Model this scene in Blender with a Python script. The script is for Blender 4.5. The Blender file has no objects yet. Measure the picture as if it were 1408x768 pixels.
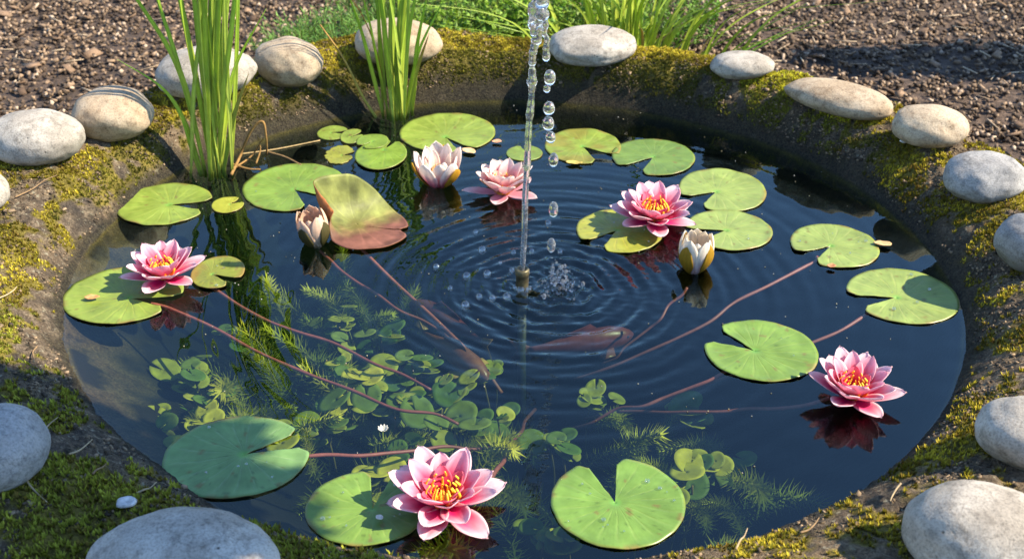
import bpy, bmesh, math, random
import numpy as np
from mathutils import Vector, Matrix, noise
rnd = random.Random(7)
NP = np.random.default_rng(11)
S = bpy.context.scene
COL = S.collection
R = math.radians

# ------------------------------------------------------------------ camera, sky, sun, exposure
F, PITCH, CH = 1610.0, R(31), 0.83
CYP = -CH / math.tan(PITCH)
cam = bpy.data.objects.new('camera', bpy.data.cameras.new('camera'))
COL.objects.link(cam)
cam.location = (0, CYP, CH)
cam.rotation_euler = (math.pi / 2 - PITCH, 0, 0)
cam.data.sensor_width = 36
cam.data.lens = 36 * F / 1408
cam.data.clip_start = 0.02
cam.data.clip_end = 400
cam.data.dof.use_dof = True
cam.data.dof.focus_distance = 1.45
cam.data.dof.aperture_fstop = 9
S.camera = cam

SUN_EL, SUN_AZ = R(43), R(-7)          # azimuth from +X, counter-clockwise
SD = Vector((math.cos(SUN_EL) * math.cos(SUN_AZ), math.cos(SUN_EL) * math.sin(SUN_AZ), math.sin(SUN_EL)))
w = bpy.data.worlds.new('World')
S.world = w
w.use_nodes = True
wn = w.node_tree
sky = wn.nodes.new('ShaderNodeTexSky')
sky.sky_type = 'NISHITA'
sky.sun_disc = False
sky.sun_elevation = SUN_EL
sky.sun_rotation = R(90) - SUN_AZ
sky.altitude = 1200
sky.air_density = 1.0
sky.dust_density = 0.0
sky.ozone_density = 3.0
bg = wn.nodes['Background']
bg.inputs['Strength'].default_value = 0.15
wn.links.new(sky.outputs[0], bg.inputs['Color'])
sl = bpy.data.lights.new('sun', 'SUN')
sl.energy = 5.0
sl.angle = R(0.5)
sl.color = (1.0, 0.87, 0.68)
sun = bpy.data.objects.new('sun', sl)
COL.objects.link(sun)
sun.location = SD * 8
sun.rotation_euler = SD.to_track_quat('Z', 'Y').to_euler()
S.view_settings.view_transform = 'Standard'
S.view_settings.look = 'None'
S.view_settings.gamma = 1
S.view_settings.exposure = 1.22
S.view_settings.use_curve_mapping = False
S.render.engine = 'CYCLES'
cy = S.cycles
cy.max_bounces = 10
cy.transmission_bounces = 8
cy.transparent_max_bounces = 16
cy.volume_bounces = 0
cy.caustics_reflective = False
cy.caustics_refractive = False
cy.use_denoising = True

# ------------------------------------------------------------------ helpers
def ray(u, v):
    a, b = (u - 704) / F, -(v - 384) / F
    return (a, math.cos(PITCH) + b * math.sin(PITCH), -math.sin(PITCH) + b * math.cos(PITCH))

def at(u, v, z=0.0):                    # point of the level plane at height z under a photo pixel
    d = ray(u, v)
    t = (z - CH) / d[2]
    return Vector((d[0] * t, CYP + d[1] * t, z))

def up(u, v, Y):                        # point of the upright plane y = Y
    d = ray(u, v)
    t = (Y - CYP) / d[1]
    return Vector((d[0] * t, Y, CH + d[2] * t))

def scale_at(u, v, z=0.0):              # metres per photo pixel
    return (z - CH) / ray(u, v)[2] / F

def fbm(p, s, o=4):
    return noise.fractal(Vector(p) * s, 1.0, 2.0, o)

def sstep(a, b, x):
    t = min(1, max(0, (x - a) / (b - a)))
    return t * t * (3 - 2 * t)

class MB:
    def __init__(s): s.v = []; s.f = []; s.c = []
    def add(s, vs, fs, col=(1, 1, 1)):
        o = len(s.v)
        s.v += [tuple(p) for p in vs]
        s.f += [tuple(i + o for i in f) for f in fs]
        s.c += list(col) if isinstance(col, list) else [tuple(col)] * len(vs)
        return o
    def mesh(s, name, mat, smooth=True):
        me = bpy.data.meshes.new(name)
        me.from_pydata(s.v, [], s.f)
        a = me.color_attributes.new('col', 'FLOAT_COLOR', 'POINT')
        c = np.ones((len(s.v), 4), np.float32)
        if s.v: c[:, :3] = np.array(s.c, np.float32)
        a.data.foreach_set('color', c.ravel())
        if smooth: me.polygons.foreach_set('use_smooth', [True] * len(me.polygons))
        me.materials.append(mat)
        me.update()
        return me
    def build(s, name, mat, parent=None, smooth=True):
        return link(name, s.mesh(name, mat, smooth), parent)

def link(name, me, parent=None):
    o = bpy.data.objects.new(name, me)
    COL.objects.link(o)
    if parent: o.parent = parent
    return o

def np_mesh(name, verts, faces, cols, mat, smooth=True):
    k = faces.shape[1]
    me = bpy.data.meshes.new(name)
    me.vertices.add(len(verts)); me.vertices.foreach_set('co', verts.astype(np.float32).ravel())
    me.loops.add(faces.size); me.loops.foreach_set('vertex_index', faces.astype(np.int32).ravel())
    me.polygons.add(len(faces))
    me.polygons.foreach_set('loop_start', np.arange(0, faces.size, k, dtype=np.int32))
    me.polygons.foreach_set('loop_total', np.full(len(faces), k, dtype=np.int32))
    me.update(calc_edges=True)
    if smooth: me.polygons.foreach_set('use_smooth', [True] * len(faces))
    if cols is not None:
        a = me.color_attributes.new('col', 'FLOAT_COLOR', 'POINT')
        c = np.ones((len(verts), 4), np.float32); c[:, :3] = cols
        a.data.foreach_set('color', c.ravel())
    me.materials.append(mat)
    me.validate()
    return me

def tag(o, label=None, cat=None, group=None, kind=None):
    if label: o['label'] = label
    if cat: o['category'] = cat
    if group: o['group'] = group
    if kind: o['kind'] = kind
    return o

def thing(name, loc, label, cat, group=None, rz=0):
    o = bpy.data.objects.new(name, None)
    COL.objects.link(o)
    o.empty_display_size = 0.02
    o.location = loc
    o.rotation_euler = (0, 0, rz)
    return tag(o, label, cat, group)

def spline(pts, n):
    P = [Vector(p) for p in pts]
    if len(P) == 2: return [P[0].lerp(P[1], i / n) for i in range(n + 1)]
    P = [P[0] * 2 - P[1]] + P + [P[-1] * 2 - P[-2]]
    out = []
    m = len(P) - 3
    for i in range(n + 1):
        t = i / n * m
        k = min(int(t), m - 1); t -= k
        a, b, c, d = P[k:k + 4]
        out.append(0.5 * ((2 * b) + (c - a) * t + (2 * a - 5 * b + 4 * c - d) * t * t + (3 * b - 3 * c + d - a) * t ** 3))
    return out

def tube(mb, pts, rad, sides=7, n=None, col=(1, 1, 1), flat=1.0):
    """tube along a smooth path; rad(t) radius; col constant or col(t)"""
    P = spline(pts, n or 6 * (len(pts) - 1))
    V = []; C = []; Fc = []
    N = len(P)
    nx = None
    for i, p in enumerate(P):
        d = (P[min(i + 1, N - 1)] - P[max(i - 1, 0)]).normalized()
        if nx is None:
            nx = d.orthogonal().normalized()
        nx = (nx - d * nx.dot(d)).normalized()
        ny = d.cross(nx)
        r = rad(i / (N - 1))
        for k in range(sides):
            a = 2 * math.pi * k / sides
            V.append(p + nx * math.cos(a) * r + ny * math.sin(a) * r * flat)
            C.append(col(i / (N - 1)) if callable(col) else col)
    for i in range(N - 1):
        for k in range(sides):
            k2 = (k + 1) % sides
            Fc.append((i * sides + k, i * sides + k2, (i + 1) * sides + k2, (i + 1) * sides + k))
    Fc.append(tuple(reversed(range(sides))))
    Fc.append(tuple((N - 1) * sides + k for k in range(sides)))
    mb.add(V, Fc, C)

def shell(mb, G, cols_top, cols_bot, th):
    """thick sheet from a grid of points G[i][j]"""
    ni, nj = len(G), len(G[0])
    A = np.array([[tuple(p) for p in row] for row in G], float)
    du = np.gradient(A, axis=0); dv = np.gradient(A, axis=1)
    nrm = np.cross(du, dv)
    ln = np.linalg.norm(nrm, axis=2, keepdims=True)
    nrm = nrm / np.maximum(ln, 1e-12)
    # degenerate rows borrow the neighbour's normal
    for i in range(ni):
        for j in range(nj):
            if ln[i, j, 0] < 1e-10:
                nrm[i, j] = nrm[min(i + 1, ni - 1) if i == 0 else max(i - 1, 0), j]
    B = A - nrm * th
    V = [tuple(p) for p in A.reshape(-1, 3)] + [tuple(p) for p in B.reshape(-1, 3)]
    o = ni * nj
    fs = []
    idx = lambda i, j: i * nj + j
    for i in range(ni - 1):
        for j in range(nj - 1):
            a, b, c, d = idx(i, j), idx(i + 1, j), idx(i + 1, j + 1), idx(i, j + 1)
            fs.append((a, b, c, d)); fs.append((d + o, c + o, b + o, a + o))
    for i in range(ni - 1):
        for j in (0, nj - 1):
            a, b = idx(i, j), idx(i + 1, j)
            fs.append((a, a + o, b + o, b) if j == 0 else (a, b, b + o, a + o))
    for j in range(nj - 1):
        for i in (0, ni - 1):
            a, b = idx(i, j), idx(i, j + 1)
            fs.append((a, b, b + o, a + o) if i == 0 else (a, a + o, b + o, b))
    mb.add(V, fs, list(cols_top) + list(cols_bot))

def mix3(a, b, t): return tuple(x + (y - x) * t for x, y in zip(a, b))
def mul3(a, s): return tuple(x * s for x in a)

# ------------------------------------------------------------------ materials
def new_mat(name):
    m = bpy.data.materials.new(name)
    m.use_nodes = True
    nt = m.node_tree
    nt.nodes.clear()
    return m, nt, nt.nodes.new('ShaderNodeOutputMaterial')

def nd(nt, t, **kw):
    n = nt.nodes.new(t)
    for k, v in kw.items():
        if k in n.inputs: n.inputs[k].default_value = v
        else: setattr(n, k, v)
    return n

def ramp(nt, src, stops):
    r = nt.nodes.new('ShaderNodeValToRGB')
    e = r.color_ramp.elements
    while len(e) < len(stops): e.new(0.5)
    for q, (p, c) in zip(e, stops):
        q.position = p
        q.color = (c, c, c, 1) if isinstance(c, (int, float)) else (*c, 1)
    nt.links.new(src, r.inputs[0])
    return r.outputs[0]

def mixc(nt, fac, a, b, mode='MIX'):
    m = nt.nodes.new('ShaderNodeMix')
    m.data_type = 'RGBA'; m.blend_type = mode
    for s, val in ((0, fac), (6, a), (7, b)):
        if hasattr(val, 'is_output'): nt.links.new(val, m.inputs[s])
        elif s == 0: m.inputs[0].default_value = val
        else: m.inputs[s].default_value = (*val, 1)
    return m.outputs[2]

def ntex(nt, scale, detail=4, rough=0.55, src=None):
    n = nd(nt, 'ShaderNodeTexNoise', Scale=scale, Detail=detail, Roughness=rough)
    if src is not None: nt.links.new(src, n.inputs['Vector'])
    return n.outputs['Fac']

def coord(nt): return nt.nodes.new('ShaderNodeTexCoord').outputs['Object']

def bump(nt, h, strength=0.5, dist=0.001, prev=None):
    b = nd(nt, 'ShaderNodeBump', Strength=strength, Distance=dist)
    nt.links.new(h, b.inputs['Height'])
    if prev is not None: nt.links.new(prev, b.inputs['Normal'])
    return b.outputs[0]

def attr_mat(name, rough=0.5, trans=0.0, var=0.25, vscale=150, bstr=0.2, bdist=0.0005, spec=0.5, bscale=None, rvar=0.0, tint=(1, 1, 1)):
    m, nt, out = new_mat(name)
    a = nd(nt, 'ShaderNodeAttribute', attribute_name='col')
    co = coord(nt)
    n1 = ntex(nt, vscale, 5, 0.6, co)
    v = ramp(nt, n1, [(0.25, 1 - var), (0.75, 1 + var)])
    c = mixc(nt, 1.0, a.outputs['Color'], v, 'MULTIPLY')
    p = nd(nt, 'ShaderNodeBsdfPrincipled', Roughness=rough)
    p.inputs['Specular IOR Level'].default_value = spec
    nt.links.new(c, p.inputs['Base Color'])
    if rvar:
        nt.links.new(ramp(nt, n1, [(0.3, rough - rvar), (0.7, rough + rvar)]), p.inputs['Roughness'])
    b = bump(nt, ntex(nt, bscale or vscale * 2.5, 4, 0.6, co), bstr, bdist)
    nt.links.new(b, p.inputs['Normal'])
    sh = p.outputs[0]
    if trans:
        t = nd(nt, 'ShaderNodeBsdfTranslucent')
        tc = mixc(nt, 1.0, c, tint, 'MULTIPLY')
        nt.links.new(tc, t.inputs['Color'])
        x = nd(nt, 'ShaderNodeMixShader', Fac=trans)
        nt.links.new(sh, x.inputs[1]); nt.links.new(t.outputs[0], x.inputs[2])
        sh = x.outputs[0]
    nt.links.new(sh, out.inputs[0])
    return m

M = {}
M['pad'] = attr_mat('lily_leaf', 0.36, 0.08, 0.16, 60, 0.25, 0.0006, 0.45, 220, 0.08)
M['pad_matt'] = attr_mat('lily_leaf_matt', 0.55, 0.22, 0.28, 60, 0.5, 0.0010, 0.3, 180, 0.08)
M['petal'] = attr_mat('petal', 0.58, 0.40, 0.10, 160, 0.3, 0.0005, 0.25)
M['stamen'] = attr_mat('stamen', 0.5, 0.1, 0.15, 400)
M['blade'] = attr_mat('reed_blade', 0.42, 0.35, 0.15, 60, 0.1, 0.0003, 0.4, tint=(1.1, 1.2, 0.7))
M['leaf'] = attr_mat('foliage', 0.5, 0.3, 0.25, 40, 0.1, 0.0005, 0.3, tint=(1.1, 1.2, 0.7))
M['moss'] = attr_mat('moss', 0.85, 0.2, 0.3, 60, 0.0, 0.0003, 0.1, tint=(1.1, 1.1, 0.7))
M['stalk'] = attr_mat('stalk', 0.5, 0.0, 0.3, 120, 0.2, 0.0005, 0.4)
M['weed'] = attr_mat('pond_weed', 0.6, 0.25, 0.3, 60, 0.1, 0.0005, 0.2, tint=(1, 1.1, 0.7))
M['chip'] = attr_mat('bark_chip', 0.85, 0, 0.35, 300, 0.6, 0.001, 0.25)
M['dry'] = attr_mat('dry_plant', 0.8, 0.0, 0.35, 200, 0.4, 0.0006, 0.2)
M['fish'] = attr_mat('fish_skin', 0.35, 0, 0.35, 90, 0.3, 0.0006, 0.4, 500)
M['bark'] = attr_mat('bark', 0.9, 0, 0.4, 60, 0.8, 0.004, 0.2)

def stone_mat(name, c1, c2, c3):
    m, nt, out = new_mat(name)
    co = coord(nt)
    oi = nt.nodes.new('ShaderNodeObjectInfo')
    ad = nd(nt, 'ShaderNodeVectorMath', operation='ADD')
    sc = nd(nt, 'ShaderNodeVectorMath', operation='SCALE'); sc.inputs['Scale'].default_value = 7.0
    nt.links.new(oi.outputs['Random'], sc.inputs[0])
    nt.links.new(co, ad.inputs[0]); nt.links.new(sc.outputs[0], ad.inputs[1])
    co = ad.outputs[0]
    big = ntex(nt, 16, 5, 0.6, co)
    fine = ntex(nt, 420, 4, 0.7, co)
    mid = ntex(nt, 70, 5, 0.65, co)
    c = mixc(nt, ramp(nt, big, [(0.38, 0.0), (0.64, 1.0)]), c1, c2)
    c = mixc(nt, ramp(nt, mid, [(0.50, 0.0), (0.68, 0.75)]), c, c3)
    c = mixc(nt, 1.0, c, ramp(nt, fine, [(0.28, 0.5), (0.5, 1.0), (0.75, 1.22)]), 'MULTIPLY')
    vor = nd(nt, 'ShaderNodeTexVoronoi', Scale=85); nt.links.new(co, vor.inputs['Vector'])
    pit = ramp(nt, vor.outputs['Distance'], [(0.06, 1.0), (0.16, 0.0)])
    sel = ramp(nt, ntex(nt, 30, 2, 0.5, co), [(0.52, 0.0), (0.62, 1.0)])
    pm = nd(nt, 'ShaderNodeMath', operation='MULTIPLY'); nt.links.new(pit, pm.inputs[0]); nt.links.new(sel, pm.inputs[1])
    c = mixc(nt, pm.outputs[0], c, mul3(c3, 0.45))
    gz = nt.nodes.new('ShaderNodeNewGeometry'); sz = nt.nodes.new('ShaderNodeSeparateXYZ'); nt.links.new(gz.outputs['Position'], sz.inputs[0])
    ad2 = nd(nt, 'ShaderNodeMath', operation='MULTIPLY_ADD'); nt.links.new(mid, ad2.inputs[0]); ad2.inputs[1].default_value = -0.05; nt.links.new(sz.outputs[2], ad2.inputs[2])
    c = mixc(nt, ramp(nt, ad2.outputs[0], [(0.035, 0.7), (0.062, 0.0)]), c, (0.10, 0.085, 0.045))     # soil and algae stain at the foot
    # a few hairline cracks
    wv = nd(nt, 'ShaderNodeTexNoise', Scale=9, Detail=6, Roughness=0.6); nt.links.new(co, wv.inputs['Vector'])
    crack = ramp(nt, wv.outputs['Fac'], [(0.494, 0.0), (0.5, 0.45), (0.506, 0.0)])
    c = mixc(nt, crack, c, mul3(c3, 0.6))
    p = nd(nt, 'ShaderNodeBsdfPrincipled', Roughness=0.82)
    p.inputs['Specular IOR Level'].default_value = 0.25
    nt.links.new(c, p.inputs['Base Color'])
    b = bump(nt, fine, 0.35, 0.0012)
    b = bump(nt, mid, 0.4, 0.003, b)
    inv = nd(nt, 'ShaderNodeMath', operation='SUBTRACT'); inv.inputs[0].default_value = 1; nt.links.new(pm.outputs[0], inv.inputs[1])
    b = bump(nt, inv.outputs[0], 0.5, 0.0015, b)
    nt.links.new(b, p.inputs['Normal'])
    nt.links.new(p.outputs[0], out.inputs[0])
    return m
M['stone_grey'] = stone_mat('pebble_grey', (0.29, 0.26, 0.215), (0.45, 0.415, 0.355), (0.165, 0.145, 0.118))
M['stone_tan'] = stone_mat('pebble_tan', (0.34, 0.26, 0.17), (0.46, 0.375, 0.265), (0.20, 0.14, 0.085))
M['stone_blue'] = stone_mat('pebble_bluegrey', (0.24, 0.235, 0.225), (0.34, 0.335, 0.32), (0.13, 0.128, 0.125))

def rim_mat():
    m, nt, out = new_mat('mossy_stone')
    co = coord(nt)
    a = nd(nt, 'ShaderNodeAttribute', attribute_name='col')
    big = ntex(nt, 9, 5, 0.6, co); mid = ntex(nt, 60, 6, 0.7, co); fine = ntex(nt, 330, 4, 0.7, co)
    rock = mixc(nt, ramp(nt, big, [(0.35, 0.0), (0.65, 1.0)]), (0.062, 0.050, 0.038), (0.20, 0.142, 0.084))
    rock = mixc(nt, ramp(nt, mid, [(0.5, 0.0), (0.68, 0.8)]), rock, (0.30, 0.235, 0.155))
    rock = mixc(nt, ramp(nt, mid, [(0.30, 0.85), (0.44, 0.0)]), rock, (0.035, 0.032, 0.028))
    rock = mixc(nt, 1.0, rock, ramp(nt, fine, [(0.3, 0.45), (0.5, 1.0), (0.72, 1.7)]), 'MULTIPLY')
    lich = ramp(nt, ntex(nt, 140, 3, 0.6, co), [(0.60, 0.0), (0.68, 0.9)])
    rock = mixc(nt, lich, rock, (0.33, 0.30, 0.21))
    sep = nd(nt, 'ShaderNodeSeparateColor'); nt.links.new(a.outputs['Color'], sep.inputs[0])
    mossc = mixc(nt, ramp(nt, ntex(nt, 25, 4, 0.6, co), [(0.35, 0.0), (0.65, 1.0)]), (0.12, 0.10, 0.018), (0.27, 0.215, 0.04))
    mossc = mixc(nt, 1.0, mossc, ramp(nt, fine, [(0.3, 0.35), (0.7, 1.5)]), 'MULTIPLY')
    c = mixc(nt, sep.outputs[0], rock, mossc)
    sand = mixc(nt, ramp(nt, mid, [(0.35, 0.0), (0.65, 1.0)]), (0.022, 0.017, 0.007), (0.085, 0.060, 0.022))
    sand = mixc(nt, 1.0, sand, ramp(nt, fine, [(0.3, 0.3), (0.7, 1.6)]), 'MULTIPLY')
    c = mixc(nt, sep.outputs[1], c, sand)
    dark_wall = mixc(nt, ramp(nt, fine, [(0.42, 0.0), (0.62, 1.0)]), (0.007, 0.007, 0.006), (0.050, 0.046, 0.024))  # speckled dark tone for the wall close to the waterline
    dark_wall = mixc(nt, sep.outputs[0], dark_wall, (0.010, 0.010, 0.007))      # near-black wall below the waterline
    c = mixc(nt, sep.outputs[2], c, dark_wall)
    p = nd(nt, 'ShaderNodeBsdfPrincipled', Roughness=0.85)
    p.inputs['Specular IOR Level'].default_value = 0.25
    nt.links.new(c, p.inputs['Base Color'])
    b = bump(nt, mid, 1.0, 0.010); b = bump(nt, fine, 0.9, 0.004, b)
    nt.links.new(b, p.inputs['Normal'])
    nt.links.new(p.outputs[0], out.inputs[0])
    return m
M['rim'] = rim_mat()

def soil_mat():
    m, nt, out = new_mat('soil')
    co = coord(nt)
    n1 = ntex(nt, 60, 6, 0.7, co); n2 = ntex(nt, 4, 4, 0.6, co)
    c = ramp(nt, n1, [(0.3, (0.025, 0.018, 0.013)), (0.55, (0.10, 0.068, 0.048)), (0.75, (0.24, 0.17, 0.12))])
    c = mixc(nt, 1.0, c, ramp(nt, n2, [(0.3, 0.7), (0.7, 1.2)]), 'MULTIPLY')
    p = nd(nt, 'ShaderNodeBsdfPrincipled', Roughness=0.95)
    nt.links.new(c, p.inputs['Base Color'])
    nt.links.new(bump(nt, n1, 1.0, 0.012), p.inputs['Normal'])
    nt.links.new(p.outputs[0], out.inputs[0])
    return m
M['soil'] = soil_mat()

def fres(nt, f0):
    g = nt.nodes.new('ShaderNodeNewGeometry')
    d = nd(nt, 'ShaderNodeVectorMath', operation='DOT_PRODUCT')
    nt.links.new(g.outputs['Normal'], d.inputs[0]); nt.links.new(g.outputs['Incoming'], d.inputs[1])
    def m(op, a, b):
        n = nd(nt, 'ShaderNodeMath', operation=op)
        for i, v in enumerate((a, b)):
            if hasattr(v, 'is_output'): nt.links.new(v, n.inputs[i])
            elif v is not None: n.inputs[i].default_value = v
        return n.outputs[0]
    c = m('ABSOLUTE', d.outputs['Value'], None)
    p = m('POWER', m('SUBTRACT', 1.0, c), 5.0)
    return m('ADD', m('MULTIPLY', p, 1 - f0), f0)

def water_mat():
    m, nt, out = new_mat('pond_water')
    tr = nd(nt, 'ShaderNodeBsdfTransparent'); tr.inputs[0].default_value = (0.97, 0.98, 0.97, 1)
    gl = nd(nt, 'ShaderNodeBsdfGlossy', Roughness=0.0); gl.inputs[0].default_value = (0.80, 0.98, 1, 1)
    x = nd(nt, 'ShaderNodeMixShader')
    nt.links.new(fres(nt, 0.072), x.inputs[0]); nt.links.new(tr.outputs[0], x.inputs[1]); nt.links.new(gl.outputs[0], x.inputs[2])
    nt.links.new(x.outputs[0], out.inputs['Surface'])
    va = nd(nt, 'ShaderNodeVolumeAbsorption', Density=5.8)
    va.inputs['Color'].default_value = (0.25, 0.50, 0.30, 1)
    nt.links.new(va.outputs[0], out.inputs['Volume'])
    return m
M['water'] = water_mat()

def glass_mat(name, tint=(1, 1, 1)):
    m, nt, out = new_mat(name)
    g = nd(nt, 'ShaderNodeBsdfGlass', Roughness=0.02, IOR=1.33); g.inputs[0].default_value = (*tint, 1)
    nt.links.new(g.outputs[0], out.inputs[0])
    return m
M['drop'] = glass_mat('clear_water')

def jet_mat():
    m, nt, out = new_mat('aerated_water')
    co = coord(nt)
    g = nd(nt, 'ShaderNodeBsdfGlass', Roughness=0.06, IOR=1.33)
    d = nd(nt, 'ShaderNodeBsdfTranslucent'); d.inputs[0].default_value = (0.9, 0.94, 0.96, 1)
    d2 = nd(nt, 'ShaderNodeBsdfDiffuse'); d2.inputs[0].default_value = (0.9, 0.93, 0.95, 1)
    y = nd(nt, 'ShaderNodeMixShader', Fac=0.5); nt.links.new(d.outputs[0], y.inputs[1]); nt.links.new(d2.outputs[0], y.inputs[2])
    x = nd(nt, 'ShaderNodeMixShader')
    n = ntex(nt, 160, 4, 0.6, co)
    nt.links.new(ramp(nt, n, [(0.42, 0.04), (0.70, 0.38)]), x.inputs[0])
    nt.links.new(g.outputs[0], x.inputs[1]); nt.links.new(y.outputs[0], x.inputs[2])
    nt.links.new(bump(nt, ntex(nt, 220, 3, 0.6, co), 0.5, 0.001), g.inputs['Normal'])
    nt.links.new(x.outputs[0], out.inputs[0])
    return m
M['jet'] = jet_mat()

def bubble_mat():
    m, nt, out = new_mat('bubble_film')
    tr = nd(nt, 'ShaderNodeBsdfTransparent'); gl = nd(nt, 'ShaderNodeBsdfGlossy', Roughness=0.03)
    x = nd(nt, 'ShaderNodeMixShader')
    nt.links.new(fres(nt, 0.18), x.inputs[0]); nt.links.new(tr.outputs[0], x.inputs[1]); nt.links.new(gl.outputs[0], x.inputs[2])
    nt.links.new(x.outputs[0], out.inputs[0])
    return m
M['bubble'] = bubble_mat()

def metal_mat():
    m, nt, out = new_mat('brass_nozzle')
    co = coord(nt)
    n = ntex(nt, 90, 4, 0.6, co)
    p = nd(nt, 'ShaderNodeBsdfPrincipled', Roughness=0.45, Metallic=0.55)
    nt.links.new(ramp(nt, n, [(0.3, (0.05, 0.045, 0.025)), (0.7, (0.20, 0.17, 0.09))]), p.inputs['Base Color'])
    nt.links.new(bump(nt, n, 0.4, 0.001), p.inputs['Normal'])
    nt.links.new(p.outputs[0], out.inputs[0])
    return m
M['metal'] = metal_mat()

# ------------------------------------------------------------------ the pond basin
CX, CYC = 0.0, 0.09
RT = [(-180, .611), (-175, .612), (-162, .613), (-155, .616), (-140, .616), (-128, .617), (-118, .630), (-111, .630), (-105, .632), (-98, .630),
      (-89, .634), (-78, .638), (-71, .642), (-62, .640), (-55, .638), (-44, .634), (-36, .630), (-25, .624), (-20, .621), (-13, .614),
      (-3, .602), (10, .591), (24, .580), (36, .574), (46, .562), (62, .556), (70, .554), (84, .554), (107, .567), (121, .570),
      (131, .574), (143, .578), (152, .598), (160, .608), (172, .604), (180, .611)]
_rx = np.array([a for a, _ in RT]); _ry = np.array([b for _, b in RT])
def RW(th):
    d = (math.degrees(th) + 180) % 360 - 180
    return float(np.interp(d, _rx, _ry))
def ang(a, b): return abs((a - b + 180) % 360 - 180)
def tabf(tab):
    xs = [a for a, _ in tab]; ys = [b for _, b in tab]
    return lambda th: float(np.interp((math.degrees(th) + 180) % 360 - 180, xs, ys))
RIMH = tabf([(-180, .062), (-120, .05), (-60, .05), (0, .062), (60, .070), (120, .070), (150, .062), (180, .062)])
RISE = tabf([(-180, .050), (-150, .050), (-100, .045), (-40, .045), (0, .05), (40, .035), (62, .022), (110, .022), (140, .030), (180, .050)])
RIMW = tabf([(-180, .27), (-140, .33), (-90, .36), (-40, .30), (0, .25), (35, .175), (60, .16), (90, .150), (101, .215), (116, .215), (128, .18), (150, .22), (180, .27)])
SLOPE = tabf([(-180, 1.1), (-150, .85), (-125, .95), (-100, 1.4), (-60, 2.6), (60, 2.8), (130, 2.4), (160, 1.5), (180, 1.1)])
DEPTH, GZ = 0.40, -0.085

def rim_base(th, d):
    if d < 0:
        return -DEPTH * (1 - math.exp(d * SLOPE(th) / DEPTH))
    h, r, wd = RIMH(th), RISE(th), RIMW(th)
    z = h * (1 - math.exp(-(d / r) ** 1.15))
    z += 0.012 * math.sin(min(d / wd, 1) * math.pi)
    k = sstep(wd - 0.05, wd + 0.05, d)
    return z * (1 - k) + (GZ - 0.03) * k

def rim_z(x, y):
    th = math.atan2(y - CYC, x - CX)
    d = math.hypot(x - CX, y - CYC) - RW(th)
    z = rim_base(th, d)
    a = sstep(-0.03, 0.05, d)
    p = (x, y, 0)
    z += a * (0.010 * fbm(p, 9, 4) + 0.0050 * fbm((x, y, 3), 42, 4)) + 0.0024 * fbm((x, y, 5), 120, 3) * (0.3 + 0.7 * a)
    return z

def moss_amt(x, y):
    th = math.atan2(y - CYC, x - CX)
    dg = math.degrees(th)
    d = math.hypot(x - CX, y - CYC) - RW(th)
    wd = RIMW(th)
    n = fbm((x, y, 11), 11, 5) * 0.55 + fbm((x, y, 21), 40, 3) * 0.35
    base = tabf([(-180, -.02), (-150, -.04), (-125, .02), (-105, .14), (-80, -.02), (-60, -.06), (-30, .0), (0, .02), (25, .08), (45, .14), (60, .16), (90, .20), (115, .22), (135, .12), (160, .04), (180, -.02)])(th)
    v = n + base + 0.18 * sstep(0.02, 0.07, d) - 0.06 + (0.14 * sstep(.008, .03, d) if 55 < dg < 140 else 0)
    if ang(dg, -123) < 22: v += 0.22 * sstep(0.09, 0.17, d)
    if ang(dg, 41) < 10: v += 0.3 * sstep(.03, .07, d)
    if ang(dg, -68) < 10: v += 0.15
    if ang(dg, -170) < 20: v += 0.12 * (1 - sstep(.0, .06, abs(d - 0.03)))
    v += 0.55 * max(0, noise.noise((x * 90, y * 90, 9))) * (1 - sstep(.05, .09, d)) * (1.0 if 25 < dg < 175 else .5)
    v -= 0.3 * sstep(wd - .03, wd + 0.01, d)
    return sstep(-0.02, 0.16, v) * sstep(0.004, 0.02, d)

NT = 1150
prof = [-.62, -.50, -.40, -.32, -.26, -.21, -.17, -.14, -.115, -.095, -.08, -.066, -.054, -.044, -.035, -.027, -.020, -.014, -.009, -.005, -.002]
prof += [0.001 + 0.0034 * i for i in range(30)] + [0.105 + 0.006 * i for i in range(26)] + [0.265 + 0.012 * i for i in range(14)]
rv = np.zeros((len(prof), NT, 3)); rc = np.zeros((len(prof), NT, 3))
for j in range(NT):
    th = 2 * math.pi * j / NT - math.pi
    r0, wd = RW(th), RIMW(th)
    for i, d in enumerate(prof):
        dd = d
        if d > 0: dd = d * (wd + 0.06) / 0.421
        rr = max(0.0, r0 + dd)
        x, y = CX + rr * math.cos(th), CYC + rr * math.sin(th)
        rv[i, j] = (x, y, rim_z(x, y))
        if dd > 0:
            rc[i, j, 0] = moss_amt(x, y)
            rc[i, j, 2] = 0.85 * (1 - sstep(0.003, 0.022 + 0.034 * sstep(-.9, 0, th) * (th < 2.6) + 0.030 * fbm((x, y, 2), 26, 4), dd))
        else:
            dg = math.degrees(th)
            s = max(0, 1 - ang(dg, -148) / 48)
            s = min(1, s * 1.8) * (1 - sstep(0.015, 0.10, -dd + 0.05 * fbm((x, y, 7), 14, 4)))
            s *= sstep(-0.25, 0.25, fbm((x, y, 8), 12, 4) + 0.2)
            rc[i, j, 1] = s
            rc[i, j, 0] = 1 - s
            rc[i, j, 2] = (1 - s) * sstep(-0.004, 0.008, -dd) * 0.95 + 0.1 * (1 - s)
idx = np.arange(len(prof) * NT).reshape(len(prof), NT)
a = idx[:-1, :].ravel(); b = np.roll(idx, -1, 1)[:-1, :].ravel()
c = np.roll(idx, -1, 1)[1:, :].ravel(); d = idx[1:, :].ravel()
basin = link('pond_basin', np_mesh('pond_basin', rv.reshape(-1, 3), np.stack([a, d, c, b], 1), rc.reshape(-1, 3), M['rim']))
tag(basin, 'round dark stone basin with a thick mossy rim holding the pond water', 'pond basin')

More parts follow.
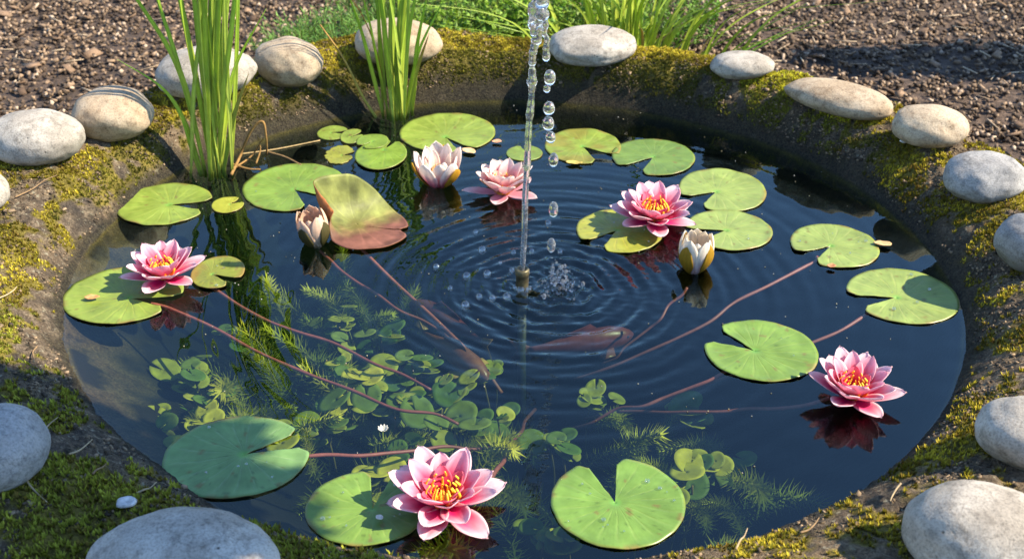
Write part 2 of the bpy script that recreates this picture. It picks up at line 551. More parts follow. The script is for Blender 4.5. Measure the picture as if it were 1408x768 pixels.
# moss tufts growing on the rim
mv, mf, mc = [], [], []
cnt = 0
tries = 0
vis = []
while cnt < 60000 and tries < 420000:
    tries += 1
    th = rnd.uniform(-math.pi, math.pi)
    wd = RIMW(th)
    d_ = rnd.uniform(0.006, wd)
    rr = RW(th) + d_
    x, y = CX + rr * math.cos(th), CYC + rr * math.sin(th)
    if y < -0.66 or x < -0.95 or x > 0.95: continue
    m_ = moss_amt(x, y)
    if rnd.random() > m_ ** 1.5: continue
    z = rim_z(x, y)
    cnt += 1
    dg = math.degrees(th)
    hue = fbm((x, y, 31), 14, 3)
    cg = mix3((0.19, 0.16, 0.016), (0.56, 0.47, 0.05), sstep(-.3, .35, hue))
    if ang(dg, 41) < 12: cg = mix3(cg, (0.60, 0.58, 0.05), 0.75)
    if ang(dg, -120) < 40: cg = mix3(cg, (0.30, 0.33, 0.045), 0.75)
    if rnd.random() < 0.22: cg = mix3(cg, (0.16, 0.09, 0.03), 0.7)
    cg = mul3(cg, rnd.uniform(0.6, 1.3))
    if d_ < .05 and dg > 20: cg = mix3(mul3(cg, .6), (0.10, 0.12, 0.03), .5)
    hh = rnd.uniform(0.0022, 0.0052) * (1.3 if ang(dg, -123) < 25 else 1.0)
    for k in range(4):
        az = rnd.uniform(0, 6.283); ln = rnd.uniform(0.25, 0.9)
        dx, dy = math.cos(az), math.sin(az)
        wv_ = hh * 0.32
        o = len(mv)
        mv += [(x - dy * wv_, y + dx * wv_, z - .0008), (x + dy * wv_, y - dx * wv_, z - .0008), (x + dx * hh * ln, y + dy * hh * ln, z + hh)]
        mf.append((o, o + 1, o + 2))
        mc += [mul3(cg, 0.75), mul3(cg, 0.75), mul3(cg, 1.2)]
moss = link('moss', np_mesh('moss', np.array(mv), np.array(mf), np.array(mc), M['moss'], False))
tag(moss, 'short olive and yellow green moss growing in patches on the basin rim', 'moss', kind='stuff')

# grit and soil crumbs lying on the rim
base_v = np.array([(-1, -1, -1), (1, -1, -1), (1, 1, -1), (-1, 1, -1), (-1, -1, 1), (1, -1, 1), (1, 1, 1), (-1, 1, 1)], float) * 0.5
base_f = np.array([(0, 3, 2, 1), (4, 5, 6, 7), (0, 1, 5, 4), (1, 2, 6, 5), (2, 3, 7, 6), (3, 0, 4, 7)])
gcv, gcc = [], []
while len(gcv) < 15000:
    th = rnd.uniform(-math.pi, math.pi); d_ = rnd.uniform(0.008, RIMW(th) - .01)
    rr = RW(th) + d_; x, y = CX + rr * math.cos(th), CYC + rr * math.sin(th)
    if y < -.66 or abs(x) > .95 or fbm((x, y, 77), 16, 4) < -.12 + .3 * rnd.random(): continue
    sz = rnd.uniform(.0010, .0028) * (1.6 if rnd.random() < .06 else 1)
    vv = base_v * (sz * rnd.uniform(.8, 2.2), sz, sz * .8) + NP.uniform(-.2, .2, (8, 3)) * sz
    Rm = np.array(Matrix.Rotation(rnd.uniform(0, 6.28), 3, 'Z') @ Matrix.Rotation(rnd.uniform(-.7, .7), 3, 'X'))
    gcv.append(vv @ Rm.T + (x, y, rim_z(x, y) + sz * .2))
    g = rnd.random()
    gcc.append(np.tile(mix3((0.05, 0.038, 0.026), (0.32, 0.23, 0.14), g * g), (8, 1)))
gcf = (base_f[None] + (np.arange(len(gcv)) * 8)[:, None, None]).reshape(-1, 4)
tag(link('grit', np_mesh('grit', np.array(gcv).reshape(-1, 3), gcf, np.array(gcc).reshape(-1, 3), M['chip'], False)), 'brown soil crumbs and grit scattered over the basin rim', 'grit', kind='stuff')

# ------------------------------------------------------------------ ground and mulch
gv, gf = [], []
rings = [0.70, 0.78, 0.86, 0.94, 1.02, 1.12, 1.25, 1.4, 1.6, 1.85, 2.2, 2.8, 4, 7, 14, 30, 80, 200]
NG = 160
def ground_z(x, y):
    return GZ + 0.012 * fbm((x, y, 40), 5, 4) * (1 if math.hypot(x, y) < 4 else 0)
for r_ in rings:
    for j in range(NG):
        t = 2 * math.pi * j / NG
        x, y = r_ * math.cos(t), CYC + r_ * math.sin(t)
        gv.append((x, y, ground_z(x, y) - 0.004))
gi = np.arange(len(rings) * NG).reshape(len(rings), NG)
gq = np.stack([gi[:-1].ravel(), gi[1:].ravel(), np.roll(gi, -1, 1)[1:].ravel(), np.roll(gi, -1, 1)[:-1].ravel()], 1)
ground = link('ground', np_mesh('ground', np.array(gv), gq, None, M['soil']))
tag(ground, 'dark soil of the garden bed around the pond', 'ground', kind='structure')

base_v = np.array([(-1, -1, -1), (1, -1, -1), (1, 1, -1), (-1, 1, -1), (-1, -1, 1), (1, -1, 1), (1, 1, 1), (-1, 1, 1)], float) * 0.5
base_f = np.array([(0, 3, 2, 1), (4, 5, 6, 7), (0, 1, 5, 4), (1, 2, 6, 5), (2, 3, 7, 6), (3, 0, 4, 7)])
NCH = 46000
cv = np.zeros((NCH, 8, 3)); cc = np.zeros((NCH, 8, 3))
k = 0
while k < NCH:
    x, y = rnd.uniform(-2.0, 2.0), rnd.uniform(-0.9, 2.1)
    th = math.atan2(y - CYC, x); dd = math.hypot(x, y - CYC) - RW(th) - RIMW(th)
    if dd < -0.03: continue
    if y < 0 and rnd.random() < .6: continue
    L = rnd.choice([1, 1, 1, 1.5, 2.2]) * rnd.uniform(0.004, 0.008)
    W_ = rnd.uniform(0.0035, 0.0075); H_ = rnd.uniform(0.003, 0.007)
    vv = base_v * (L, W_, H_) + NP.uniform(-0.18, 0.18, (8, 3)) * (L, W_, H_)
    Rm = np.array(Matrix.Rotation(rnd.uniform(0, 6.28), 3, 'Z') @ Matrix.Rotation(rnd.uniform(-.8, .8), 3, 'X') @ Matrix.Rotation(rnd.uniform(-.6, .6), 3, 'Y'))
    cv[k] = vv @ Rm.T + (x, y, ground_z(x, y) + rnd.uniform(-0.002, 0.008))
    g = rnd.random()
    col = mix3((0.045, 0.031, 0.021), (0.32, 0.225, 0.145), g ** 1.6)
    if rnd.random() < 0.10: col = mix3((0.30, 0.22, 0.155), (0.50, 0.39, 0.28), rnd.random())
    if rnd.random() < .012:                                # larger flat pieces of bark
        sz_ = rnd.uniform(.010, .022); vv = (base_v + NP.uniform(-.15, .15, (8, 3))) * (sz_ * 1.5, sz_, .004); cv[k] = vv @ Rm.T + (x, y, ground_z(x, y) + .006); col = mix3((0.08, 0.052, 0.034), (0.30, 0.20, 0.125), rnd.random())
    elif rnd.random() < .012:                                # straw and splinters
        L = rnd.uniform(.02, .05); vv = base_v * (L, .0022, .0018); cv[k] = vv @ np.array(Matrix.Rotation(rnd.uniform(0, 6.28), 3, 'Z')).T + (x, y, ground_z(x, y) + .008); col = mix3((0.30, 0.22, 0.14), (0.55, 0.44, 0.30), rnd.random())
    cc[k] = col
    k += 1
cf = (base_f[None] + (np.arange(NCH) * 8)[:, None, None]).reshape(-1, 4)
mulch = link('bark_mulch', np_mesh('bark_mulch', cv.reshape(-1, 3), cf, cc.reshape(-1, 3), M['chip'], False))
tag(mulch, 'dark brown bark mulch covering the garden bed behind the pond', 'mulch', kind='stuff')

# ------------------------------------------------------------------ water
JET = at(718, 392); SPL = at(770, 396)
NA, NRr = 420, 300
wc = (JET + SPL) / 2
wv2 = np.zeros((NRr + 1, NA, 3))
bound = []
for j in range(NA):
    t = 2 * math.pi * j / NA
    lo, hi = 0.05, 1.5
    for _ in range(22):
        md = (lo + hi) / 2
        x, y = wc.x + md * math.cos(t), wc.y + md * math.sin(t)
        if math.hypot(x - CX, y - CYC) < RW(math.atan2(y - CYC, x - CX)) + 0.03: lo = md
        else: hi = md
    bound.append(lo)
bound = np.array(bound)
tt = np.arange(NA) * 2 * math.pi / NA
for i in range(NRr + 1):
    f_ = 0.0005 + (i / NRr) ** 1.15
    wv2[i, :, 0] = wc.x + bound * f_ * np.cos(tt)
    wv2[i, :, 1] = wc.y + bound * f_ * np.sin(tt)
X, Y = wv2[..., 0], wv2[..., 1]
def ripple(cx, cy_, amp, wl, dec, ph):
    r_ = np.hypot(X - cx, Y - cy_)
    ang_ = np.arctan2(Y - cy_, X - cx)
    rr = r_ + 0.003 * np.sin(3 * ang_ + ph) + 0.0018 * np.sin(7 * ang_ - ph)
    return amp * np.sin(2 * math.pi * rr / wl + ph) * np.exp(-r_ / dec) * np.clip(r_ / 0.012, 0, 1)
Z = ripple(SPL.x, SPL.y, 0.0019, 0.0235, 0.115, 0.4) + ripple(JET.x, JET.y, 0.0008, 0.017, 0.115, 1.7)
Z += ripple(SPL.x + .01, SPL.y - .004, 0.0013, 0.041, 0.18, 2.2) + ripple(SPL.x - 0.03, SPL.y + .03, 0.0002, 0.013, 0.08, 0.9)
rs = np.hypot(X - SPL.x, Y - SPL.y)
for q in range(14):                                   # choppy interference near the splash, faint breeze elsewhere
    a_ = rnd.uniform(0, 6.28); kx, ky = math.cos(a_), math.sin(a_)
    wl = rnd.uniform(0.012, 0.03)
    Z += 0.00016 * np.sin((X * kx + Y * ky) * 2 * math.pi / wl + rnd.uniform(0, 6)) * np.exp(-rs / 0.10)
for q in range(7):
    a_ = rnd.uniform(0, 6.28); kx, ky = math.cos(a_), math.sin(a_)
    wl = rnd.uniform(0.03, 0.09)
    Z += 0.000035 * np.sin((X * kx + Y * ky) * 2 * math.pi / wl + rnd.uniform(0, 6))
wv2[..., 2] = Z
top = wv2.reshape(-1, 3)
nTop = len(top)
ring = wv2[-1].copy(); low = ring.copy(); low[:, 2] = -0.47
allv = np.vstack([top, low, [[wc.x, wc.y, -0.47]], [[wc.x, wc.y, 0]]])
wi = np.arange(nTop).reshape(NRr + 1, NA)
nx1 = np.roll(wi, -1, 1)
q4 = np.stack([wi[:-1].ravel(), wi[1:].ravel(), nx1[1:].ravel(), nx1[:-1].ravel()], 1)
li = nTop + np.arange(NA); ln_ = np.roll(li, -1)
side = np.stack([wi[-1], li, ln_, nx1[-1]], 1)
tri = [(x_, y_, nTop + NA) for x_, y_ in zip(ln_, li)] + [(x_, y_, nTop + NA + 1) for x_, y_ in zip(wi[0], nx1[0])]
me = bpy.data.meshes.new('water')
me.from_pydata([tuple(p) for p in allv], [], [tuple(f) for f in q4] + [tuple(f) for f in side] + tri)
me.polygons.foreach_set('use_smooth', [i < len(q4) for i in range(len(me.polygons))])
me.materials.append(M['water'])
tag(link('water', me), 'clear dark pond water with rings spreading from the fountain', 'water', kind='structure')

# ------------------------------------------------------------------ stones
_ico = bmesh.new(); bmesh.ops.create_icosphere(_ico, subdivisions=5, radius=1)
ICO_V = [v.co.copy() for v in _ico.verts]; ICO_F = [tuple(v.index for v in f.verts) for f in _ico.faces]; _ico.free()
STONES = [  # x0,y0,x1,y1, yaw, depth ratio, height ratio, material, lump, label
    (-16, 150, 116, 228, -10, .75, .70, 'stone_grey', .05, 'pale grey oval stone striped by reed shadows at the far left of the rim'),
    (100, 108, 208, 182, 8, .85, .85, 'stone_tan', .06, 'round beige stone with curved shadow bands left of the tall reeds'),
    (213, 70, 352, 138, 0, .70, .75, 'stone_grey', .06, 'large pale stone directly behind the left reed clump'),
    (347, 39, 444, 105, -25, .75, .85, 'stone_tan', .07, 'speckled tan stone with a tapered right end between the two reed clumps'),
    (486, 14, 608, 77, 0, .70, .80, 'stone_tan', .05, 'pale rounded stone behind the second reed clump at the back'),
    (755, 37, 875, 87, -6, .75, .60, 'stone_grey', .07, 'flat grey stone with dark streaks right of the water jet'),
    (977, 67, 1064, 108, -4, .8, .65, 'stone_grey', .04, 'small smooth pale grey stone in front of the tall grass'),
    (1090, 107, 1218, 163, -42, .48, .42, 'stone_tan', .04, 'long slim beige stone lying at an angle on the back right rim'),
    (1229, 145, 1330, 206, -12, .78, .75, 'stone_tan', .05, 'egg shaped tan stone on the rim left above the blue grey stone'),
    (1301, 207, 1407, 276, -8, .8, .75, 'stone_blue', .08, 'rough blue grey stone with a chipped face on the right rim'),
    (1375, 285, 1478, 386, -40, .7, .72, 'stone_blue', .06, 'grey speckled stone cut off by the right edge halfway up'),
    (1351, 534, 1490, 664, -35, .75, .62, 'stone_grey', .05, 'smooth light grey stone at the right edge above the big corner stone'),
    (1250, 661, 1452, 812, -22, .8, .66, 'stone_grey', .05, 'big pale stone with dark pits in the bottom right corner'),
    (126, 703, 387, 850, -4, .72, .58, 'stone_grey', .06, 'largest pale stone with a crack at the bottom left edge'),
    (-92, 549, 63, 684, 12, .85, .66, 'stone_blue', .04, 'smooth shaded grey stone at the left edge below the lily pads'),
    (-80, 228, 11, 296, 0, .8, .8, 'stone_grey', .05, 'stone whose rounded end just enters the left edge'),
]
def stone(x0, y0, x1, y1, yaw, dr, hr, mat, lump, label):
    u, v = (x0 + x1) / 2, (y0 + y1) / 2
    z = 0.09
    for _ in range(4):
        p = at(u, v, z)
        s = scale_at(u, v, z)
        el = math.asin(-ray(u, v)[2] / Vector(ray(u, v)).length)
        yw = R(yaw)
        ax = (x1 - x0) / 2 * s
        ah = (y1 - y0) / 2 * s
        # semi-axes: a along, b across, c up
        cS, sS = math.cos(yw), math.sin(yw)
        a_ = ax / math.sqrt(cS ** 2 + (dr * sS) ** 2)
        b_ = a_ * dr
        ydep = math.sqrt((a_ * sS) ** 2 + (b_ * cS) ** 2)
        rem = ah ** 2 - (ydep * math.sin(el)) ** 2
        c_ = math.sqrt(max(rem, (0.35 * ah) ** 2)) / math.cos(el)
        c_ = min(max(c_, hr * b_ * 0.75), hr * b_ * 1.35)
        z = rim_z(p.x, p.y) + c_ * 0.80
    sx = rnd.uniform(0, 100)
    V = []
    for q in ICO_V:
        n = 1 + lump * 1.6 * noise.noise(q * 1.1 + Vector((sx, 0, 0))) + lump * 0.7 * noise.noise(q * 2.6 + Vector((0, sx, 0))) + 0.008 * fbm(q + Vector((sx, 0, 0)), 9, 3)
        w_ = Vector((math.copysign(abs(q.x) ** .92, q.x), math.copysign(abs(q.y) ** .92, q.y), math.copysign(abs(q.z) ** .95, q.z))) * n
        if hr > .5 and q.x > 0: w_.y *= 1 - 0.10 * q.x; w_.z *= 1 - 0.08 * q.x
        V.append((w_.x * a_, w_.y * b_, w_.z * c_))
    mb = MB(); mb.add(V, ICO_F)
    o = mb.build('stone', M[mat])
    o.location = p.xy.to_3d() + Vector((0, 0, z))
    o.rotation_euler = (R(rnd.uniform(-5, 5)), R(rnd.uniform(-4, 4)), R(yaw))
    return tag(o, label, 'stone', 'rounded stones set along the basin rim')
for st in STONES: stone(*st)

# ------------------------------------------------------------------ lily pads
GREEN = (0.20, 0.275, 0.045)
def pad_mesh(x0, y0, x1, y1, att, t1, t2, colr, z, seed, lift=0.0025, bend=None, ragged=0.0, blot=0.0):
    """returns (verts grid in world, colours). outline: ellipse seen in the photo, laid on the water"""
    rs = random.Random(seed)
    cu, cvv = (x0 + x1) / 2, (y0 + y1) / 2
    C0 = at(cu, cvv, z)
    rx = (x1 - x0) / 2 * scale_at(cu, cvv, z)
    ry = (at(cu, y0, z).y - at(cu, y1, z).y) / 2
    C0.y = (at(cu, y0, z).y + at(cu, y1, z).y) / 2
    A = at(att[0], att[1], z)
    def tip(t):
        p = at(t[0], t[1], z); return math.atan2(p.y - A.y, p.x - A.x)
    a1, a2 = tip(t1), tip(t2)                       # leaf runs counter-clockwise from a1 round to a2
    while a2 <= a1: a2 += 2 * math.pi
    if a2 - a1 < math.pi: a1, a2 = a2, a1 + 2 * math.pi
    ex, ey = (A.x - C0.x) / rx, (A.y - C0.y) / ry
    NTh, NRd = 204, 18
    G, ct, cb = [], [], []
    veins = 17
    for i in range(NRd + 1):
        f = i / NRd
        row = []
        for j in range(NTh + 1):
            t = a1 + (a2 - a1) * j / NTh
            dx, dy = math.cos(t) / rx, math.sin(t) / ry
            qa = dx * dx + dy * dy; qb = ex * dx + ey * dy; qc = ex * ex + ey * ey - 1
            L = (-qb + math.sqrt(max(qb * qb - qa * qc, 1e-9))) / qa
            e = min(j, NTh - j) / NTh
            L *= 1 - 0.16 * (1 - sstep(0, 0.035, e)) ** 2       # rounded lobes
            L *= 1 + 0.018 * noise.noise((math.cos(t) * 1.6, math.sin(t) * 1.6, seed * 3.1)) + 0.010 * noise.noise((math.cos(t) * 5, math.sin(t) * 5, seed)) + ragged * noise.noise((math.cos(t) * 4, math.sin(t) * 4, seed + 9))
            r_ = f * L
            L *= 1 - .07 * sstep(.34, .55, noise.noise((math.cos(t) * 7, math.sin(t) * 7, seed * 2.3 + 50))) * sstep(.05, .12, e)
            # lobes' inner edges bow slightly apart
            x, y = A.x + math.cos(t) * r_, A.y + math.sin(t) * r_
            vein = abs(math.sin((j / NTh) * math.pi * veins + 0.4 * math.sin(f * 5 + seed)))
            vn = (1 - sstep(0.0, 0.16 + .10 * f, vein)) * sstep(0.02, 0.15, f) * (1 - sstep(0.70, 1.0, f))
            zz = z - 0.0014 - 0.0006 * vn + lift * 0.45 * sstep(0.80, 1.0, f) * (0.55 + 0.8 * noise.noise((math.cos(t) * 2.2, math.sin(t) * 2.2, seed + 4)))
            zz += 0.0012 * noise.noise((x * 40, y * 40, seed)) * sstep(.1, .6, f) + 0.0010 * sstep(0.9, 1, 1 - e * 2) * f - 0.0012 * (1 - sstep(0, .16, f))
            row.append((x, y, zz))
            n_ = fbm((x, y, seed), 28, 4)
            c_ = mul3(colr, 1 + 0.22 * n_)
            c_ = mix3(c_, (colr[0] * 1.7, colr[1] * 1.35, colr[2] * 1.9), 0.55 * vn)
            c_ = mix3(c_, (0.13, 0.34, 0.05), 0.75 * (1 - sstep(0.03, 0.10, f)))
            c_ = mix3(c_, (0.20, 0.12, 0.04), .8 * sstep(.90, 1.0, f) * sstep(.22, .42, noise.noise((math.cos(t) * 3, math.sin(t) * 3, seed * 1.7 + 20))))
            c_ = mix3(c_, (0.24, 0.21, 0.05), 0.5 * sstep(0.965, 1.0, f) * sstep(-.3, .4, noise.noise((x * 30, y * 30, seed))))
            sp = noise.noise((x * 95, y * 95, seed + 2))
            c_ = mix3(c_, (0.16, 0.13, 0.035), 0.75 * sstep(0.50, 0.60, sp))
            sp2 = noise.noise((x * 210, y * 210, seed + 7)); c_ = mix3(c_, mul3(colr, .45), .6 * sstep(.50, .62, sp2))
            c_ = mul3(c_, 1 + .16 * noise.noise((x * 14, y * 14, seed + 3)) + .10 * noise.noise((j * .9, f * 2, seed)))
            if blot: c_ = mix3(c_, (0.22, 0.14, 0.035), blot * sstep(-0.05, 0.45, fbm((x, y, seed + 5), 16, 3) + 0.35 * f))
            ct.append(c_); cb.append(mix3((0.20, 0.07, 0.04), c_, 0.35))
        G.append(row)
    return G, ct, cb, A

LIGHT, YEL, SHADE = (0.225, 0.30, 0.075), (0.28, 0.30, 0.040), (0.150, 0.275, 0.09)
PADS = [
    (161, 251, 290, 308, (233, 280), (288, 275), (281, 289), GREEN, .003, 'broad green lily pad left of the reed base, slit pointing right', []),
    (291, 269, 335, 291, (316, 279), (331, 270), (336, 277), YEL, .003, 'tiny yellow green pad floating just in front of the left reeds', []),
    (334, 224, 475, 289, (405, 259), (470, 274), (424, 290), (0.155, 0.25, 0.04), .003, 'large glossy pad between the left reeds and the curled leaf', []),
    (88, 365, 250, 444, (178, 408), (249, 407), (231, 424), GREEN, .003, 'biggest left lily pad with a fallen brown leaf on it', [(228, 421, -.002), (330, 470, -.008), (440, 520, -.011), (560, 562, -.018), (632, 582, -.03)]),
    (263, 351, 335, 395, (291, 375), (334, 383), (317, 391), (0.18, 0.21, 0.035), .0042, 'small brownish green pad touching the left pink flower', [(287, 397, -.004), (355, 432, -.009), (430, 463, -.012), (520, 500, -.018), (592, 532, -.03)]),
    (549, 155, 681, 208, (612, 187), (633, 209), (648, 204), GREEN, .003, 'wide lily pad behind the white flower beside the second reeds', []),
    (436, 172, 479, 191, (455, 181), (480, 178), (480, 184), GREEN, .0036, 'upper left pad of the small cluster by the second reeds', []),
    (468, 176, 499, 196, (482, 187), (498, 180), (500, 184), GREEN, .0048, 'smallest round pad of the cluster by the second reeds', []),
    (490, 183, 534, 203, (512, 193), (492, 200), (496, 203), (0.16, 0.25, 0.04), .0058, 'oval pad overlapping the top of the cluster by the second reeds', []),
    (488, 191, 559, 232, (528, 204), (540, 190), (550, 192), (0.165, 0.26, 0.036), .0040, 'largest pad of the cluster in front of the second reeds', []),
    (447, 199, 486, 224, (470, 212), (486, 208), (486, 214), (0.23, 0.25, 0.035), .0028, 'ragged yellowed pad at the left of the small cluster', []),
    (696, 199, 746, 220, (722, 206), (712, 198), (720, 197), (0.16, 0.23, 0.04), .003, 'small oval pad partly hidden behind the water jet', []),
    (749, 176, 854, 224, (801, 200), (822, 224), (848, 213), GREEN, .003, 'lily pad right of the jet at the back with a yellow edge', []),
    (842, 190, 955, 240, (899, 214), (851, 229), (880, 238), (0.13, 0.215, 0.045), .003, 'notched pad behind the pink flower at upper right', []),
    (934, 231, 1053, 290, (985, 262), (936, 270), (962, 285), LIGHT, .003, 'upper of two touching pads beside the upper right pink flower', []),
    (942, 288, 1062, 343, (999, 315), (943, 313), (970, 327), LIGHT, .0032, 'lower of two touching pads behind the standing gold bud', []),
    (793, 287, 912, 346, (848, 315), (803, 331), (827, 342), YEL, .003, 'pad lying under the upper right pink flower', []),
    (1088, 307, 1208, 367, (1143, 336), (1094, 347), (1119, 360), LIGHT, .003, 'medium pad with a crisp brown leaf at its right edge', [(1110, 364, -.004), (1030, 408, -.02), (960, 448, -.04), (880, 490, -.065), (790, 520, -.10)]),
    (1167, 368, 1317, 444, (1233, 407), (1168, 404), (1186, 422), LIGHT, .003, 'rightmost lily pad, half in the shadow of a rim stone', [(1195, 433, -.004), (1120, 468, -.02), (1020, 512, -.045), (900, 556, -.08), (800, 575, -.11)]),
    (969, 439, 1124, 523, (1038, 480), (986, 449), (969, 467), (0.15, 0.25, 0.042), .003, 'large pad left of the right hand pink flower, slit to the upper left', [(992, 513, -.006), (930, 540, -.03), (860, 562, -.05), (780, 590, -.09)]),
    (224, 571, 424, 684, (336, 622), (407, 594), (423, 613), SHADE, .003, 'very large deep green pad in shade at the lower left', [(424, 628, -.004), (520, 624, -.012), (600, 617, -.03), (700, 612, -.07)]),
    (420, 646, 590, 748, (512, 697), (509, 647), (537, 657), (0.15, 0.255, 0.045), .003, 'pad left of the front pink flower with flower shadows on it', []),
    (758, 629, 942, 753, (846, 688), (802, 634), (848, 629), (0.14, 0.25, 0.045), .003, 'very large heart shaped pad at the bottom, slit pointing up', []),
]
for k, (x0, y0, x1, y1, att, t1, t2, colr, z, lab, stem) in enumerate(PADS):
    rag = 0.12 if 'ragged' in lab else 0.0
    blot = 0.8 if 'brownish' in lab else (0.5 if 'ragged' in lab or 'yellow edge' in lab else 0.0)
    G, ct, cb, A = pad_mesh(x0, y0, x1, y1, att, t1, t2, colr, z, k + 1, 0.003 if x1 - x0 > 60 else 0.001, None, rag, blot)
    mb = MB(); shell(mb, G, ct, cb, 0.0012)
    if stem:
        t_ = thing('lily_pad', (0, 0, 0), lab, 'lily pad', 'lily pads floating on the pond')
        mb.build('leaf', M['pad'], t_)
        sm = MB()
        pts = [at(att[0], att[1], .0)] + [at(*q) for q in stem]
        pts[0] = Vector((pts[1].x * .6 + A.x * .4, pts[1].y * .6 + A.y * .4, -.002))
        pts = [pts[0]] + [p_ + Vector((rnd.uniform(-.004, .004), rnd.uniform(-.006, .006), 0)) for p_ in spline(pts, 9)[1:]]
        tube(sm, pts, lambda q: 0.0025 * (1 - .25 * q) * (1 + .18 * noise.noise((q * 14, k, 3))), 7, 60, lambda q: mix3((0.21, 0.068, 0.038), (0.12, 0.036, 0.026), q))
        sm.build('stalk', M['stalk'], t_)
    else:
        tag(mb.build('lily_pad', M['pad']), lab, 'lily pad', 'lily pads floating on the pond')

# the curled, reddish pad
def curled_pad():
    t_ = thing('lily_pad', at(497, 316, 0), 'curled reddish leaf folded upright beside the closed dark bud', 'lily pad', 'lily pads floating on the pond')
    O = at(497, 316, 0.003)
    sc = scale_at(497, 316)
    fold = (at(562, 306, 0) - at(470, 338, 0)).normalized()      # fold line
    per = Vector((-fold.y, fold.x, 0))                           # towards the back
    G, ct, cb = [], [], []
    NTh, NRd = 96, 20
    a1, a2 = R(-40), R(-40) + R(356)
    Rp = 62 * sc
    for i in range(NRd + 1):
        f = i / NRd
        row = []
        for j in range(NTh + 1):
            t = a1 + (a2 - a1) * j / NTh
            e = min(j, NTh - j) / NTh
            L = Rp * (1 + .04 * noise.noise((math.cos(t) * 2, math.sin(t) * 2, 5))) * (1 - .16 * (1 - sstep(0, .04, e)) ** 2)
            s_, q_ = math.cos(t) * f * L, math.sin(t) * f * L * 1.25
            s_ *= 1.02
            q_ += .012 - .010 * s_ / Rp
            if q_ > 0:
                rho = 0.046
                th = min(q_ / rho, R(74))
                y_ = rho * math.sin(th) + max(0, q_ - rho * R(74)) * math.cos(R(74))
                z_ = rho * (1 - math.cos(th)) + max(0, q_ - rho * R(74)) * math.sin(R(74))
            else:
                y_, z_ = q_, 0.0015 * sstep(.8, 1, f)
            z_ += 0.016 * sstep(0.0, 1.0, -s_ / Rp) * sstep(-.05, .02, q_)
            y_ += 0.010 * sstep(0.2, 1.0, -s_ / Rp) * sstep(0, .05, q_)
            e2 = max(0, -s_ - .50 * Rp)
            if e2 > 0:                                    # the left margin rolls inwards and shows its underside
                k2 = sstep(-.020, .010, q_); th0 = min(max(q_, 0) / .046, R(74)); t2_ = min(e2 / .012, R(150)) * k2
                s_ = s_ * (1 - k2) + (-.50 * Rp - .012 * math.sin(t2_)) * k2
                y_ -= math.sin(th0) * .012 * (1 - math.cos(t2_)); z_ += math.cos(th0) * .012 * (1 - math.cos(t2_))
            p = fold * s_ + per * y_ + Vector((0, 0, z_ + .003 + .001 * noise.noise((s_ * 60, q_ * 60, 1))))
            row.append(p)
            vn = abs(math.sin(j / NTh * math.pi * 15)); vn = (1 - sstep(0, .3, vn)) * sstep(.05, .2, f)
            g = sstep(-.022, .024, q_ + .014 * fbm((s_, q_, 2), 40, 3))
            c_ = mix3((0.20, 0.085, 0.060), (0.19, 0.21, 0.055), g)
            c_ = mix3(c_, mul3(c_, 1.7), .5 * vn)
            c_ = mix3(c_, (0.22, 0.20, 0.05), 0.7 * (1 - sstep(.05, .22, f)))
            c_ = mul3(c_, 1 + .6 * fbm((s_, q_, 4), 35, 4))
            ct.append(c_); cb.append(mul3((0.42, 0.15, 0.045), 1 + .3 * fbm((s_, q_, 6), 30, 3)))
        G.append(row)
    mb = MB(); shell(mb, G, ct, cb, 0.0013)
    mb.build('leaf', M['pad_matt'], t_)
    sm = MB()
    pts = [at(*q) - t_.location for q in [(490, 335, -.004), (540, 385, -.03), (600, 440, -.05), (660, 500, -.075), (690, 540, -.1)]]
    tube(sm, pts, lambda q: .0026, 7, 30, (0.24, 0.08, 0.05))
    sm.build('stalk', M['stalk'], t_)
curled_pad()

# ------------------------------------------------------------------ water lilies
def petal_mesh(name, L, W, c1, cup, cb_, ct_, edge=None, under=None, seed=0):
    G, top_, bot = [], [], []
    NU, NV = 18, 10
    for i in range(NU + 1):
        u = i / NU
        wd = W * (0.16 + 0.84 * math.sin(math.pi * min(1, u * .62 + .02) ** 0.9) ** 1.0) * (max(0, 1 - u ** 3.0)) ** 0.62
        row = []
        for j in range(NV + 1):
            v = -1 + 2 * j / NV
            y = v * wd
            x = L * u - 0.02 * L * v * v * u
            z = c1 * L * u * u + cup * W * (v * v) * (wd / W) + 0.012 * L * noise.noise((u * 3, v * 1.5, seed))
            z -= 0.02 * L * (1 - abs(v)) ** 6 * math.sin(u * math.pi)          # midrib fold
            row.append((x, y, z))
            st_ = 0.5 + 0.5 * math.sin(v * 15 + 2.5 * noise.noise((v * 3, u * 2, seed)))
            k_ = sstep(0.34, 1.02, u + .10 * (st_ - .5) + .14 * v * v)
            c_ = mix3(cb_, ct_, k_)
            if edge: c_ = mix3(c_, edge, 0.6 * sstep(.6, 1, abs(v)))
            top_.append(c_)
            bot.append(mix3(c_, under, .75) if under else c_)
        G.append(row)
    mb = MB(); shell(mb, G, top_, bot, 0.0006)
    return mb.mesh(name, M['petal'])

def stamen_mesh(L, c1, c2, seed):
    mb = MB()
    bend = 0.30
    pts = [(0, 0, 0), (L * .12, 0, L * .38), (L * .10, 0, L * .72), (-L * bend * .5, 0, L)]
    tube(mb, pts, lambda t: L * .115 * (1 - .62 * t), 5, 9, lambda t: mix3(c1, c2, sstep(.35, .9, t)), .6)
    return mb.mesh('stamen', M['stamen'])

